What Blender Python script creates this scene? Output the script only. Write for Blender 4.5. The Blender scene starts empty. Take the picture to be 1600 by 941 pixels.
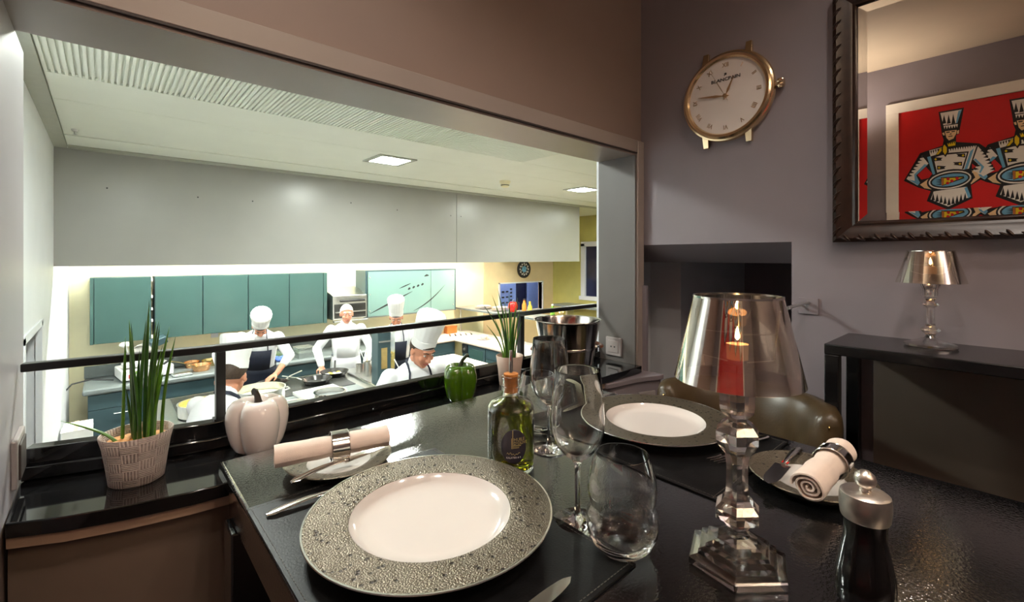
import bpy, math, random
from mathutils import Matrix, Vector
random.seed(7)
PI = math.pi
SC = bpy.context.scene
COL = SC.collection

# ------------------------------------------------------------------ camera
cam = bpy.data.cameras.new('camera'); cam_o = bpy.data.objects.new('camera', cam); COL.objects.link(cam_o)
cam.lens = 16.0; cam.sensor_width = 36.0; cam.shift_y = -0.0428; cam.clip_start = 0.02
cam_o.location = (0, 0, 1.11); cam_o.rotation_euler = (PI/2, 0, math.radians(48.1-90))
SC.camera = cam_o
# ------------------------------------------------------------------ world, exposure
w = bpy.data.worlds.new('world'); SC.world = w; w.use_nodes = True
w.node_tree.nodes['Background'].inputs[0].default_value = (.5, .5, .55, 1)
w.node_tree.nodes['Background'].inputs[1].default_value = 0.02
SC.view_settings.view_transform = 'Standard'; SC.view_settings.look = 'None'
SC.view_settings.gamma = 1.0; SC.view_settings.use_curve_mapping = False
SC.view_settings.exposure = 0.9
CY = SC.cycles; CY.max_bounces = 24; CY.transmission_bounces = 20; CY.glossy_bounces = 14; CY.transparent_max_bounces = 16
# strengths of the lamps built further down
DINING_SPOT_W = 11.0
KITCHEN_PANEL = 115.0
HOOD_TUBE = 55.0
PASS_LAMP_W = 30.0
UPLIGHT_W = 10.0
REAR_FILL_W = 98.0

# ------------------------------------------------------------------ materials
MATS = {}
def mat(name, col, rough=.5, metal=0., spec=.5, trans=0., ior=1.5, coat=0., emit=0., ecol=None, noise=0., nscale=20., bump=0., bscale=200., aniso=0., sheen=0.):
    m = bpy.data.materials.new(name); m.use_nodes = True; nt = m.node_tree
    b = nt.nodes['Principled BSDF']
    b.inputs['Base Color'].default_value = (*col, 1); b.inputs['Roughness'].default_value = rough
    b.inputs['Metallic'].default_value = metal; b.inputs['Specular IOR Level'].default_value = spec
    b.inputs['Transmission Weight'].default_value = trans; b.inputs['IOR'].default_value = ior
    b.inputs['Coat Weight'].default_value = coat; b.inputs['Coat Roughness'].default_value = .05
    b.inputs['Sheen Weight'].default_value = sheen
    if emit:
        b.inputs['Emission Color'].default_value = (*(ecol or col), 1); b.inputs['Emission Strength'].default_value = emit
    if noise or bump:
        tc = nt.nodes.new('ShaderNodeTexCoord')
    if noise:
        n = nt.nodes.new('ShaderNodeTexNoise'); n.inputs['Scale'].default_value = nscale; n.inputs['Detail'].default_value = 4
        nt.links.new(tc.outputs['Object'], n.inputs['Vector'])
        r = nt.nodes.new('ShaderNodeValToRGB')
        r.color_ramp.elements[0].position = .3; r.color_ramp.elements[1].position = .7
        r.color_ramp.elements[0].color = (*[c*(1-noise) for c in col], 1)
        r.color_ramp.elements[1].color = (*[min(1, c*(1+noise)) for c in col], 1)
        nt.links.new(n.outputs['Fac'], r.inputs['Fac']); nt.links.new(r.outputs['Color'], b.inputs['Base Color'])
    if bump:
        n2 = nt.nodes.new('ShaderNodeTexNoise'); n2.inputs['Scale'].default_value = bscale; n2.inputs['Detail'].default_value = 2
        nt.links.new(tc.outputs['Object'], n2.inputs['Vector'])
        bp = nt.nodes.new('ShaderNodeBump'); bp.inputs['Strength'].default_value = bump; bp.inputs['Distance'].default_value = .002
        nt.links.new(n2.outputs['Fac'], bp.inputs['Height']); nt.links.new(bp.outputs['Normal'], b.inputs['Normal'])
        if coat: nt.links.new(bp.outputs['Normal'], b.inputs['Coat Normal'])
    MATS[name] = m
    return m
def lin(r, g, b):
    f = lambda c: (c/255/12.92) if c/255 <= .04045 else ((c/255+.055)/1.055)**2.4
    return (f(r), f(g), f(b))

mat('taupe_wall', lin(146,126,116), .42, noise=.03, nscale=6, bump=.03, bscale=300)
mat('grey_wall', lin(136,127,133), .6, noise=.04, nscale=5, bump=.08, bscale=250)
mat('frame_paint', lin(160,148,140), .32, noise=.03, nscale=6)
mat('jamb_kitchen_lit', lin(176,170,176), .4, noise=.03, nscale=6)  # frame paint of the left jamb, kitchen light put into its colour
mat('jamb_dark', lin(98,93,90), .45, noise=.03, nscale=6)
mat('gap_shade_rocker', lin(60,50,46), .6, noise=.1)
mat('ceiling_paint', lin(205,188,165), .7, noise=.03, nscale=4)
mat('dark_floor', lin(58,46,40), .4, noise=.2, nscale=8)
mat('low_wall', lin(112,95,82), .5, noise=.08, nscale=5)
mat('ledge_trim', lin(178,150,128), .35, noise=.05)
mat('black_stone', lin(16,16,17), .06, noise=.3, nscale=200, coat=.6)
mat('black_lacquer', lin(17,17,18), .09, noise=.3, nscale=30, bump=.15, bscale=240, coat=1.)
mat('black_metal', lin(20,19,19), .35, metal=.0, noise=.2)
mat('mat_leather', lin(18,18,19), .38, spec=.22, noise=.3, nscale=60, bump=.10, bscale=350)
mat('stitch', lin(80,75,70), .7, noise=.1)
mat('console_black', lin(15,15,16), .25, noise=.2, coat=.2)
mat('console_panel', lin(92,80,70), .5, noise=.15, nscale=4)
mat('porcelain', lin(224,217,212), .12, noise=.01, coat=.5)
mat('silver', (.82,.80,.77), .16, metal=1, noise=.04, nscale=60)
mat('steel', (.62,.62,.60), .28, metal=1, noise=.06, nscale=40)
mat('polished_steel', (.72,.70,.67), .12, metal=1, noise=.04, nscale=30)
mat('brushed_cap', (.72,.66,.60), .36, metal=1, noise=.08, nscale=120)
mat('gold', (.85,.66,.42), .2, metal=1, noise=.04)
mat('clock_dial', lin(225,215,208), .35, noise=.02)
mat('clock_black', lin(35,30,30), .5, noise=.1)
mat('glass', (1,1,1), .0, trans=1, ior=1.48, spec=.5)
mat('crystal', (1,1,1), .0, trans=1, ior=1.55)
mat('oil_glass', (.24,.27,.012), .0, trans=1, ior=1.48)
mat('cork', lin(205,130,60), .7, noise=.25, nscale=90)
mat('label_dark', lin(62,56,66), .4, noise=.05)
mat('label_gold', lin(200,180,120), .4, noise=.05)
mat('label_white', lin(225,222,220), .5, noise=.03)
mat('napkin', lin(240,220,206), .85, noise=.05, nscale=40, bump=.25, bscale=900, sheen=.2)
mat('white_ceramic', lin(250,238,232), .08, noise=.01, coat=.8)
mat('green_ceramic', lin(72,110,14), .07, noise=.15, nscale=12, coat=.9)
mat('stem_brown', lin(46,34,26), .35, noise=.2)
mat('stem_green', lin(40,48,20), .35, noise=.2)
mat('leaf', lin(84,126,34), .35, noise=.35, nscale=30)
mat('leaf_dark', lin(58,98,36), .35, noise=.35, nscale=30)
mat('bark', lin(196,140,80), .8, noise=.35, nscale=80)
mat('pot_plain', lin(190,165,150), .5, noise=.06, nscale=30)
mat('leather', lin(72,58,38), .33, noise=.15, nscale=20, bump=.15, bscale=180)
mat('strap', lin(120,66,36), .5, noise=.2, nscale=40)
mat('mill_black', lin(10,10,11), .12, noise=.2, coat=.6)
mat('frame_wood', lin(44,27,20), .32, noise=.4, nscale=40)
mat('mirror', (.93,.93,.92), .0, metal=1)
mat('candle_wax', lin(250,205,165), .5, noise=.03)
mat('flame', (1,.7,.3), .5, emit=60, ecol=(1,.62,.25))
mat('print_red', lin(206,22,24), .4, noise=.1, nscale=3)
mat('print_black', lin(22,24,28), .4, noise=.1)
mat('print_white', lin(240,236,230), .4, noise=.02)
mat('print_sky', lin(110,175,215), .4, noise=.05)
mat('print_yellow', lin(235,205,20), .4, noise=.05)
mat('print_skin', lin(240,208,160), .4, noise=.03)
mat('print_brown', lin(190,110,50), .4, noise=.1)
mat('white_frame', lin(238,232,222), .4, noise=.03)
mat('socket', lin(156,148,146), .35, noise=.03)
mat('lamp_lens', (1,.8,.6), .4, emit=30, ecol=(1,.78,.55))
# kitchen
mat('kitchen_white', lin(226,228,232), .45, noise=.02, nscale=4)
mat('kitchen_ceiling', lin(230,234,222), .35, noise=.02, nscale=4)
mat('ceiling_trim', lin(170,172,160), .4, noise=.04)
mat('bulkhead', lin(164,163,158), .3, noise=.03, nscale=3)
mat('kitchen_cream', lin(240,233,196), .5, noise=.04, nscale=5)
mat('kitchen_beige', lin(226,204,162), .5, noise=.04, nscale=5)
mat('kitchen_olive', lin(196,190,112), .5, noise=.05, nscale=5)
mat('kitchen_floor', lin(120,105,90), .4, noise=.1, nscale=8)
mat('teal', lin(62,90,86), .25, noise=.04, nscale=3)
mat('teal_dark', lin(60,82,88), .35, noise=.06, nscale=3)
mat('worktop', lin(120,128,128), .3, noise=.06, nscale=14)
mat('worktop_edge', lin(150,156,156), .25, noise=.06, nscale=14)
mat('white_top', lin(236,222,208), .35, noise=.03, nscale=6)
mat('frosted', (.19,.32,.29), .3, noise=.03, nscale=3, spec=.8)
mat('hob_black', lin(52,52,50), .25, noise=.15, nscale=10)
mat('cast_iron', lin(32,30,28), .4, noise=.2)
mat('copper', (.85,.45,.22), .25, metal=1, noise=.1)
mat('brass', (.80,.62,.28), .25, metal=1, noise=.1)
mat('plastic_white', lin(238,238,236), .4, noise=.03)
mat('carton', lin(240,238,232), .7, noise=.03)
mat('dark_plastic', lin(38,38,40), .4, noise=.1)
mat('clear_box', (.9,.95,.93), .05, trans=.9, ior=1.3)
mat('food_yellow', lin(222,190,60), .6, noise=.3, nscale=60)
mat('food_orange', lin(214,120,40), .6, noise=.3, nscale=60)
mat('food_green', lin(110,160,50), .6, noise=.3, nscale=60)
mat('red_gloss', lin(205,28,24), .25, noise=.05)
mat('blue_fridge', lin(150,172,230), .3, noise=.04)
mat('night_glass', lin(40,42,70), .05, noise=.2, nscale=3)
mat('panel_light', (1,1,1), .5, emit=KITCHEN_PANEL, ecol=(.93,.99,.92))
mat('tube_light', (1,1,1), .5, emit=HOOD_TUBE, ecol=(.96,1,.92))
mat('heat_lamp', (1,.7,.5), .5, emit=40, ecol=(1,.72,.5))
mat('skin', lin(206,142,112), .5, noise=.06, nscale=30)
mat('skin_pale', lin(212,150,122), .5, noise=.06, nscale=30)
mat('eye_white', lin(235,230,225), .3, noise=.02)
mat('eye_dark', lin(50,38,32), .3, noise=.1)
mat('lip_colour', lin(178,98,86), .5, noise=.08)
mat('hair_white', lin(236,230,220), .7, noise=.08, nscale=80)
mat('hair_brown', lin(62,46,34), .6, noise=.3, nscale=80)
mat('jacket', lin(238,240,243), .8, noise=.02, nscale=20)
mat('hat_cloth', lin(238,239,238), .75, noise=.02, nscale=20)
mat('navy', lin(28,34,52), .7, noise=.15, nscale=30)
mat('trousers', lin(58,60,66), .8, noise=.15, nscale=30)
mat('shoe', lin(24,22,22), .5, noise=.1)
mat('blue_cloth', lin(80,110,190), .8, noise=.3, nscale=60)

def shade_glass():
    # thin mirror-coated glass: part of the light is reflected, part passes
    m = bpy.data.materials.new('mirror_coated_glass'); m.use_nodes = True; nt = m.node_tree; nt.nodes.clear()
    o = nt.nodes.new('ShaderNodeOutputMaterial'); mx = nt.nodes.new('ShaderNodeMixShader')
    g = nt.nodes.new('ShaderNodeBsdfGlossy'); g.inputs['Roughness'].default_value = .0; g.inputs['Color'].default_value = (.95,.93,.90,1)
    t = nt.nodes.new('ShaderNodeBsdfTransparent'); t.inputs['Color'].default_value = (.92,.88,.84,1)
    lw = nt.nodes.new('ShaderNodeLayerWeight'); lw.inputs['Blend'].default_value = .35
    mr = nt.nodes.new('ShaderNodeMapRange'); mr.inputs['To Min'].default_value = .46; mr.inputs['To Max'].default_value = .95
    nt.links.new(lw.outputs['Facing'], mr.inputs['Value']); nt.links.new(mr.outputs['Result'], mx.inputs['Fac'])
    nt.links.new(t.outputs[0], mx.inputs[1]); nt.links.new(g.outputs[0], mx.inputs[2]); nt.links.new(mx.outputs[0], o.inputs[0])
    MATS['shade_glass'] = m
shade_glass()
def charger_rim():
    m = mat('charger_rim', lin(132,121,105), .34, metal=.75); nt = m.node_tree; b = nt.nodes['Principled BSDF']
    tc = nt.nodes.new('ShaderNodeTexCoord')
    v = nt.nodes.new('ShaderNodeTexVoronoi'); v.inputs['Scale'].default_value = 480
    v2 = nt.nodes.new('ShaderNodeTexVoronoi'); v2.inputs['Scale'].default_value = 92
    for n in (v, v2): nt.links.new(tc.outputs['Object'], n.inputs['Vector'])
    r2 = nt.nodes.new('ShaderNodeMapRange'); r2.inputs['From Min'].default_value = .0; r2.inputs['From Max'].default_value = .3
    r2.inputs['To Min'].default_value = -1.2; r2.inputs['To Max'].default_value = 0
    nt.links.new(v2.outputs['Distance'], r2.inputs['Value'])
    a = nt.nodes.new('ShaderNodeMath'); a.operation = 'SUBTRACT'
    nt.links.new(r2.outputs['Result'], a.inputs[0]); nt.links.new(v.outputs['Distance'], a.inputs[1])
    bp = nt.nodes.new('ShaderNodeBump'); bp.inputs['Strength'].default_value = .85; bp.inputs['Distance'].default_value = .0011
    cr = nt.nodes.new('ShaderNodeValToRGB'); cr.color_ramp.elements[0].position = .19; cr.color_ramp.elements[1].position = .28
    cr.color_ramp.elements[0].color = (*lin(52,45,38), 1); cr.color_ramp.elements[1].color = (*lin(122,112,97), 1)
    nt.links.new(v2.outputs['Distance'], cr.inputs['Fac']); nt.links.new(cr.outputs['Color'], b.inputs['Base Color'])
    nt.links.new(a.outputs[0], bp.inputs['Height']); nt.links.new(bp.outputs['Normal'], b.inputs['Normal'])
charger_rim()
def crystal_mat():
    # lead crystal: clear refraction with strong bright facet reflections
    m = bpy.data.materials.new('lead_crystal'); m.use_nodes = True; nt = m.node_tree; nt.nodes.clear()
    o = nt.nodes.new('ShaderNodeOutputMaterial'); mx = nt.nodes.new('ShaderNodeMixShader'); mx.inputs[0].default_value = .2
    g = nt.nodes.new('ShaderNodeBsdfGlass'); g.inputs['IOR'].default_value = 1.55; g.inputs['Roughness'].default_value = 0
    h = nt.nodes.new('ShaderNodeBsdfGlossy'); h.inputs['Roughness'].default_value = .06
    nt.links.new(g.outputs[0], mx.inputs[1]); nt.links.new(h.outputs[0], mx.inputs[2]); nt.links.new(mx.outputs[0], o.inputs[0])
    MATS['crystal'] = m
crystal_mat()
def pot_weave():
    m = mat('pot_weave', lin(170,152,142), .7); nt = m.node_tree; b = nt.nodes['Principled BSDF']; L = nt.links.new
    def M(op, a, c=None):
        n = nt.nodes.new('ShaderNodeMath'); n.operation = op
        for i, x in enumerate((a, c)):
            if x is None: continue
            if isinstance(x, (int, float)): n.inputs[i].default_value = x
            else: L(x, n.inputs[i])
        return n.outputs[0]
    tc = nt.nodes.new('ShaderNodeTexCoord'); s = nt.nodes.new('ShaderNodeSeparateXYZ'); L(tc.outputs['Object'], s.inputs[0])
    ang = M('MULTIPLY', M('ARCTAN2', s.outputs[1], s.outputs[0]), 12/(2*PI)); zz = M('MULTIPLY', s.outputs[2], 1/.0158)
    par = M('MODULO', M('ADD', M('FLOOR', M('ADD', ang, 40)), M('FLOOR', M('ADD', zz, 40))), 2)
    st1 = M('SINE', M('MULTIPLY', ang, 2*PI*5)); st2 = M('SINE', M('MULTIPLY', zz, 2*PI*5))
    st = M('ADD', M('MULTIPLY', st1, par), M('MULTIPLY', st2, M('SUBTRACT', 1, par)))
    nz = nt.nodes.new('ShaderNodeTexNoise'); nz.inputs['Scale'].default_value = 160; L(tc.outputs['Object'], nz.inputs['Vector'])
    h = M('ADD', st, M('MULTIPLY', nz.outputs['Fac'], 2.2))
    r = nt.nodes.new('ShaderNodeValToRGB'); r.color_ramp.elements[0].color = (*lin(128,108,100), 1); r.color_ramp.elements[1].color = (*lin(214,198,188), 1)
    r.color_ramp.elements[0].position = .1; r.color_ramp.elements[1].position = .75
    L(M('MULTIPLY', M('ADD', h, 1), .3), r.inputs['Fac']); L(r.outputs['Color'], b.inputs['Base Color'])
    bp = nt.nodes.new('ShaderNodeBump'); bp.inputs['Strength'].default_value = .6; bp.inputs['Distance'].default_value = .0012
    L(h, bp.inputs['Height']); L(bp.outputs['Normal'], b.inputs['Normal'])
pot_weave()

# ------------------------------------------------------------------ mesh helpers
class MB:
    def __init__(s): s.v = []; s.f = []; s.m = []; s.M = Matrix.Identity(4); s.mi = 0
    def add(s, vs, fs):
        o = len(s.v); s.v += [tuple(s.M @ Vector(p)) for p in vs]
        s.f += [tuple(i+o for i in f) for f in fs]; s.m += [s.mi]*len(fs); return s
    def box(s, x0, x1, y0, y1, z0, z1):
        return s.add([(x0,y0,z0),(x1,y0,z0),(x1,y1,z0),(x0,y1,z0),(x0,y0,z1),(x1,y0,z1),(x1,y1,z1),(x0,y1,z1)],
                     [(0,3,2,1),(4,5,6,7),(0,1,5,4),(1,2,6,5),(2,3,7,6),(3,0,4,7)])
    def prism(s, poly, z0, z1):
        n = len(poly)
        a = sum(poly[i][0]*poly[(i+1)%n][1]-poly[(i+1)%n][0]*poly[i][1] for i in range(n))
        if a < 0: poly = poly[::-1]
        vs = [(x,y,z0) for x,y in poly]+[(x,y,z1) for x,y in poly]
        return s.add(vs, [tuple(range(n-1,-1,-1)), tuple(range(n,2*n))]+[(i,(i+1)%n,(i+1)%n+n,i+n) for i in range(n)])
    def lathe(s, prof, n=32, mod=None, phase=0, closed=False):
        vs = []; idx = []
        for r, z in prof:
            if r < 1e-6 and not closed: idx.append([len(vs)]); vs.append((0,0,z))
            else:
                row = []
                for i in range(n):
                    t = 2*PI*i/n+phase; k = r*(mod(t, z) if mod else 1)
                    row.append(len(vs)); vs.append((k*math.cos(t), k*math.sin(t), z))
                idx.append(row)
        fs = []
        pairs = list(zip(idx, idx[1:])) + ([(idx[-1], idx[0])] if closed else [])
        for a, b in pairs:
            for i in range(n):
                j = (i+1) % n
                if len(a) == 1 and len(b) == 1: continue
                if len(a) == 1: fs.append((a[0], b[j], b[i]))
                elif len(b) == 1: fs.append((a[i], a[j], b[0]))
                else: fs.append((a[i], a[j], b[j], b[i]))
        return s.add(vs, fs)
    def loft(s, rings, caps=True, close=True):
        n = len(rings[0]); vs = [p for r in rings for p in r]; fs = []
        for k in range(len(rings)-1):
            for i in range(n if close else n-1):
                j = (i+1) % n; fs.append((k*n+i, k*n+j, (k+1)*n+j, (k+1)*n+i))
        if caps: fs += [tuple(range(n-1,-1,-1)), tuple((len(rings)-1)*n+i for i in range(n))]
        return s.add(vs, fs)
    def tube(s, pts, rad, n=8, flat=1., caps=True):
        pts = [Vector(p) for p in pts]
        if not hasattr(rad, '__len__'): rad = [rad]*len(pts)
        rings = []; up = None
        for i, p in enumerate(pts):
            d = (pts[min(i+1,len(pts)-1)]-pts[max(i-1,0)]).normalized()
            if up is None: up = Vector((0,0,1)) if abs(d.z) < .9 else Vector((1,0,0))
            x = d.cross(up).normalized(); y = x.cross(d).normalized(); up = y
            rings.append([tuple(p+x*rad[i]*math.cos(2*PI*k/n)+y*rad[i]*flat*math.sin(2*PI*k/n)) for k in range(n)])
        return s.loft(rings, caps)
    def ell(s, c, r, n=14, R=None):
        vs = []; fs = []; m = n//2; c = Vector(c); R = R or Matrix.Identity(3)
        vs.append(tuple(c+R@Vector((0,0,-r[2]))))
        for i in range(1, m):
            ph = -PI/2+PI*i/m
            for k in range(n):
                t = 2*PI*k/n; vs.append(tuple(c+R@Vector((r[0]*math.cos(ph)*math.cos(t), r[1]*math.cos(ph)*math.sin(t), r[2]*math.sin(ph)))))
        vs.append(tuple(c+R@Vector((0,0,r[2])))); e = len(vs)-1
        for k in range(n): j = (k+1) % n; fs.append((0, 1+j, 1+k)); fs.append((e, 1+(m-2)*n+k, 1+(m-2)*n+j))
        for i in range(m-2):
            for k in range(n): j = (k+1) % n; fs.append((1+i*n+k, 1+i*n+j, 1+(i+1)*n+j, 1+(i+1)*n+k))
        return s.add(vs, fs)
    def cap(s, p0, r0, p1, r1, n=10):
        p0 = Vector(p0); p1 = Vector(p1); d = p1-p0; L = d.length; d.normalize(); pts = []; rad = []
        for a in (-.98,-.8,-.45,0): pts.append(p0+d*r0*a); rad.append(r0*math.sqrt(1-a*a))
        for a in (0,.45,.8,.98): pts.append(p1+d*r1*a); rad.append(r1*math.sqrt(1-a*a))
        return s.tube(pts, rad, n)
    def text(s, txt, size, align='CENTER', depth=.0004, bold=0.):
        cu = bpy.data.curves.new('t', 'FONT'); cu.body = txt; cu.size = size; cu.align_x = align; cu.align_y = 'CENTER'; cu.extrude = depth; cu.resolution_u = 2; cu.offset = bold
        o = bpy.data.objects.new('t', cu); me = o.to_mesh()
        # text lies in x,y facing +z -> turn to x,z facing -y
        s.add([(v.co.x, -v.co.z, v.co.y) for v in me.vertices], [tuple(p.vertices) for p in me.polygons])
        o.to_mesh_clear(); bpy.data.objects.remove(o); bpy.data.curves.remove(cu); return s
    def build(s, name, mats, parent=None, loc=(0,0,0), rot=(0,0,0), smooth=True, angle=38, bevel=0., kind=None, label=None):
        me = bpy.data.meshes.new(name); me.from_pydata(s.v, [], s.f); me.validate()
        if isinstance(mats, str): mats = [mats]
        for k in mats: me.materials.append(MATS[k])
        if len(me.polygons) == len(s.m): me.polygons.foreach_set('material_index', s.m)
        me.polygons.foreach_set('use_smooth', [smooth]*len(me.polygons))
        if smooth: me.set_sharp_from_angle(angle=math.radians(angle))
        me.update()
        o = bpy.data.objects.new(name, me); COL.objects.link(o); o.location = loc; o.rotation_euler = rot
        if parent: o.parent = parent
        if bevel:
            b = o.modifiers.new('bevel', 'BEVEL'); b.width = bevel; b.segments = 2; b.limit_method = 'ANGLE'
        if kind: o['kind'] = kind
        if label: o['label'] = label
        return o
def empty(name, loc=(0,0,0), rz=0, label=None, cat=None, group=None, kind=None):
    o = bpy.data.objects.new(name, None); COL.objects.link(o); o.location = loc; o.rotation_euler = (0,0,rz); o.empty_display_size = .05
    tag(o, label, cat, group, kind); return o
def tag(o, label=None, cat=None, group=None, kind=None):
    for k, v in (('label',label),('category',cat),('group',group),('kind',kind)):
        if v: o[k] = v
    return o
def box(name, m, dims, parent=None, loc=(0,0,0), rot=(0,0,0), bevel=0., kind=None, label=None):
    return MB().box(*dims).build(name, m, parent, loc, rot, bevel=bevel, kind=kind, label=label)
def copy_tree(o, parent=None, **props):
    c = o.copy(); COL.objects.link(c); c.parent = parent
    for ch in list(o.children): copy_tree(ch, c)
    for k, v in props.items(): c[k] = v
    return c
def rotm(ax, a): return Matrix.Rotation(a, 3, ax)

# ================================================================== THE SETTING
KF, WT = -1.15, -.23           # kitchen floor and worktop height (the kitchen lies lower)
def st(name, mb, m, **k):
    o = mb.build(name, m, **k); o['kind'] = 'structure'; return o
# --- dining room shell
st('floor', MB().box(-1.25, 1.9, -2.1, 1.0, -.06, 0), 'dark_floor')
st('ceiling', MB().box(-1.25, 1.9, -2.1, 1.15, 2.47, 2.55), 'ceiling_paint')
st('wall_opposite', MB().box(-1.2, -1.1, -2.1, 1.27, 0, 2.47), 'grey_wall')
st('wall_rear', MB().box(-1.1, 1.9, -2.1, -2.0, 0, 2.47), 'grey_wall')
st('wall_window', MB().box(-1.1, 1.56, .985, 1.15, 1.506, 2.47).box(-1.1, -.118, .985, 1.27, 0, 1.506).box(1.515, 1.56, .985, 1.15, .60, 1.506), 'taupe_wall')
wr = MB().box(1.56, 1.9, -2.1, .463, 0, 2.47).box(1.9, 2.6, .40, .463, 0, 1.2).box(2.6, 2.65, .40, 1.0, 0, 1.2).box(1.9, 2.6, .463, 1.0, 1.09, 1.2).box(1.56, 2.65, .40, 1.0, -.06, 0)
wr.add([(1.56,.463,1.157),(1.9,.463,1.09),(1.9,1.15,1.09),(1.56,1.15,1.157),(1.56,.463,2.47),(1.9,.463,2.47),(1.9,1.15,2.47),(1.56,1.15,2.47),(1.657,.463,1.09),(1.657,1.15,1.09)],
       [(0,8,9,3),(4,7,6,5),(0,3,7,4),(0,4,5,1,8),(3,9,2,6,7),(1,5,6,2),(8,1,2,9)])
st('wall_clock', wr, 'grey_wall')
st('trim_4', MB().box(1.548, 1.562, .955, .985, .0, 1.0), 'grey_wall')
# painted frame around the opening ; a dark-coloured strip paints the shade in its gap
st('trim_1', MB().box(-.118, 1.515, .972, .986, 1.510, 1.556).box(1.519, 1.5605, .972, .986, .66, 1.556), 'frame_paint', bevel=.002)
st('trim_2', MB().box(-.118, 1.515, .980, 1.152, 1.500, 1.507), 'frame_paint')
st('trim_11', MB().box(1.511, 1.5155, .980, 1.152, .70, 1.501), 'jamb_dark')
st('trim_10', MB().box(-.1185, -.114, .98, 1.27, .70, 1.501), 'jamb_kitchen_lit')
st('trim_3', MB().box(-.118, 1.515, .9725, .985, 1.5065, 1.5105), 'gap_shade_rocker')
# low wall under the ledge
front = [(-.113,1.041),(-.046,1.007),(.03,.983),(.115,.965),(.22,.955),(.5,.95),(1.510,.95)]
back = [(1.510,1.19),(.17,1.19),(-.113,1.30)]
inset = [(x,y+.028) for x,y in front]
st('wall_low', MB().prism(inset+[(1.52,1.15),(-.118,1.2)], 0, .656), 'low_wall')
st('trim_5', MB().prism([(x,y+.008) for x,y in front]+[(1.52,1.10),(-.118,1.15)], .656, .6755), 'ledge_trim', bevel=.001)
# grey panelled corner piece where the ledge meets the wall
st('trim_6', MB().prism([(1.30,.953),(1.44,.93),(1.53,.90),(1.56,.90),(1.56,.985),(1.30,.985)], 0, .655), 'grey_wall', bevel=.003)
st('trim_7', MB().prism([(1.29,.945),(1.44,.922),(1.535,.888),(1.56,.888),(1.56,.99),(1.29,.98)], .655, .672), 'grey_wall', bevel=.002)

# --- kitchen shell
st('floor_kitchen', MB().box(-.4, 7.6, 1.0, 7.1, KF-.06, KF), 'kitchen_floor')
st('wall_kitchen_near', MB().box(-.28, 7.4, 1.0, 1.15, KF, 0).box(1.56, 7.4, 1.15, 1.2, KF, 1.95).box(-.28, 1.56, 1.15, 1.18, KF, .65).box(-.28, 1.56, 1.151, 1.18, 1.51, 1.96).box(1.9, 7.4, 1.0, 1.15, 0, 1.95), 'kitchen_white')
st('wall_kitchen_left', MB().box(-.36, -.28, 1.271, 3.1, KF, 1.96).box(-.36, -.28, 3.1, 3.9, .71, 1.96).box(-.36, -.28, 3.9, 7.0, KF, 1.96), 'kitchen_white')
st('trim_8', MB().box(-.30,-.272,3.88,3.93,KF,.73).box(-.30,-.272,3.07,3.12,KF,.73).box(-.30,-.272,3.07,3.93,.70,.74), 'kitchen_white')
st('door_1', MB().box(-1.0,-.37,3.80,3.85,KF,.68), 'worktop', bevel=.004)
st('wall_corridor', MB().box(-1.3,-1.2,2.6,4.4,KF,1.9).box(-1.2,-.36,4.3,4.4,KF,1.9).box(-1.2,-.36,2.6,2.7,KF,1.9).box(-1.3,-.36,2.6,4.4,1.9,1.95), 'kitchen_beige')
st('wall_kitchen_back', MB().box(-.36, 5.45, 6.9, 7.0, KF, 1.96), 'kitchen_cream')
st('wall_kitchen_beige', MB().box(5.45, 5.85, 6.89, 7.0, KF, 1.96).box(5.85, 7.05, 6.89, 7.0, KF, .0).box(5.85, 7.05, 6.89, 7.0, .575, 1.96).box(7.05, 7.4, 6.89, 7.0, KF, 1.96), 'kitchen_beige')
st('wall_kitchen_right', MB().box(7.4, 7.5, 1.15, 5.5, KF, 1.96).box(7.4,7.5,5.5,6.05,KF,.30).box(7.4,7.5,5.5,6.05,1.36,1.96).box(7.4,7.5,6.05,7.0,KF,1.96), 'kitchen_olive')
st('trim_9', MB().box(5.85,7.05,6.87,6.89,-.03,.0).box(5.82,5.85,6.87,6.99,-.03,.60).box(7.05,7.08,6.87,6.99,-.03,.60).box(5.82,7.08,6.87,6.89,.575,.60), 'kitchen_white')
# room beyond the serving hatch
st('wall_beyond', MB().box(5.2,8.2,8.6,8.7,KF,1.9).box(5.1,5.2,7.0,8.7,KF,1.9).box(8.1,8.2,7.0,8.7,KF,1.9).box(5.1,8.2,7.0,8.7,1.85,1.9), 'kitchen_white')
wn = empty('window_1', (7.4, 5.775, .83), kind='structure')
box('window_frame', 'kitchen_white', (-.03,.05,-.305,-.20,-.56,.56), wn, bevel=.004)
box('window_frame', 'kitchen_white', (-.03,.05,.20,.305,-.56,.56), wn, bevel=.004)
box('window_frame', 'kitchen_white', (-.03,.05,-.305,.305,.50,.60), wn, bevel=.004)
box('window_frame', 'kitchen_white', (-.06,.05,-.33,.33,-.60,-.52), wn, bevel=.004)
box('pane', 'night_glass', (.02,.03,-.2,.2,-.52,.5), wn)
st('wall_outside', MB().box(7.9,8.0,5.2,6.4,-.5,1.9), 'night_glass')
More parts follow.
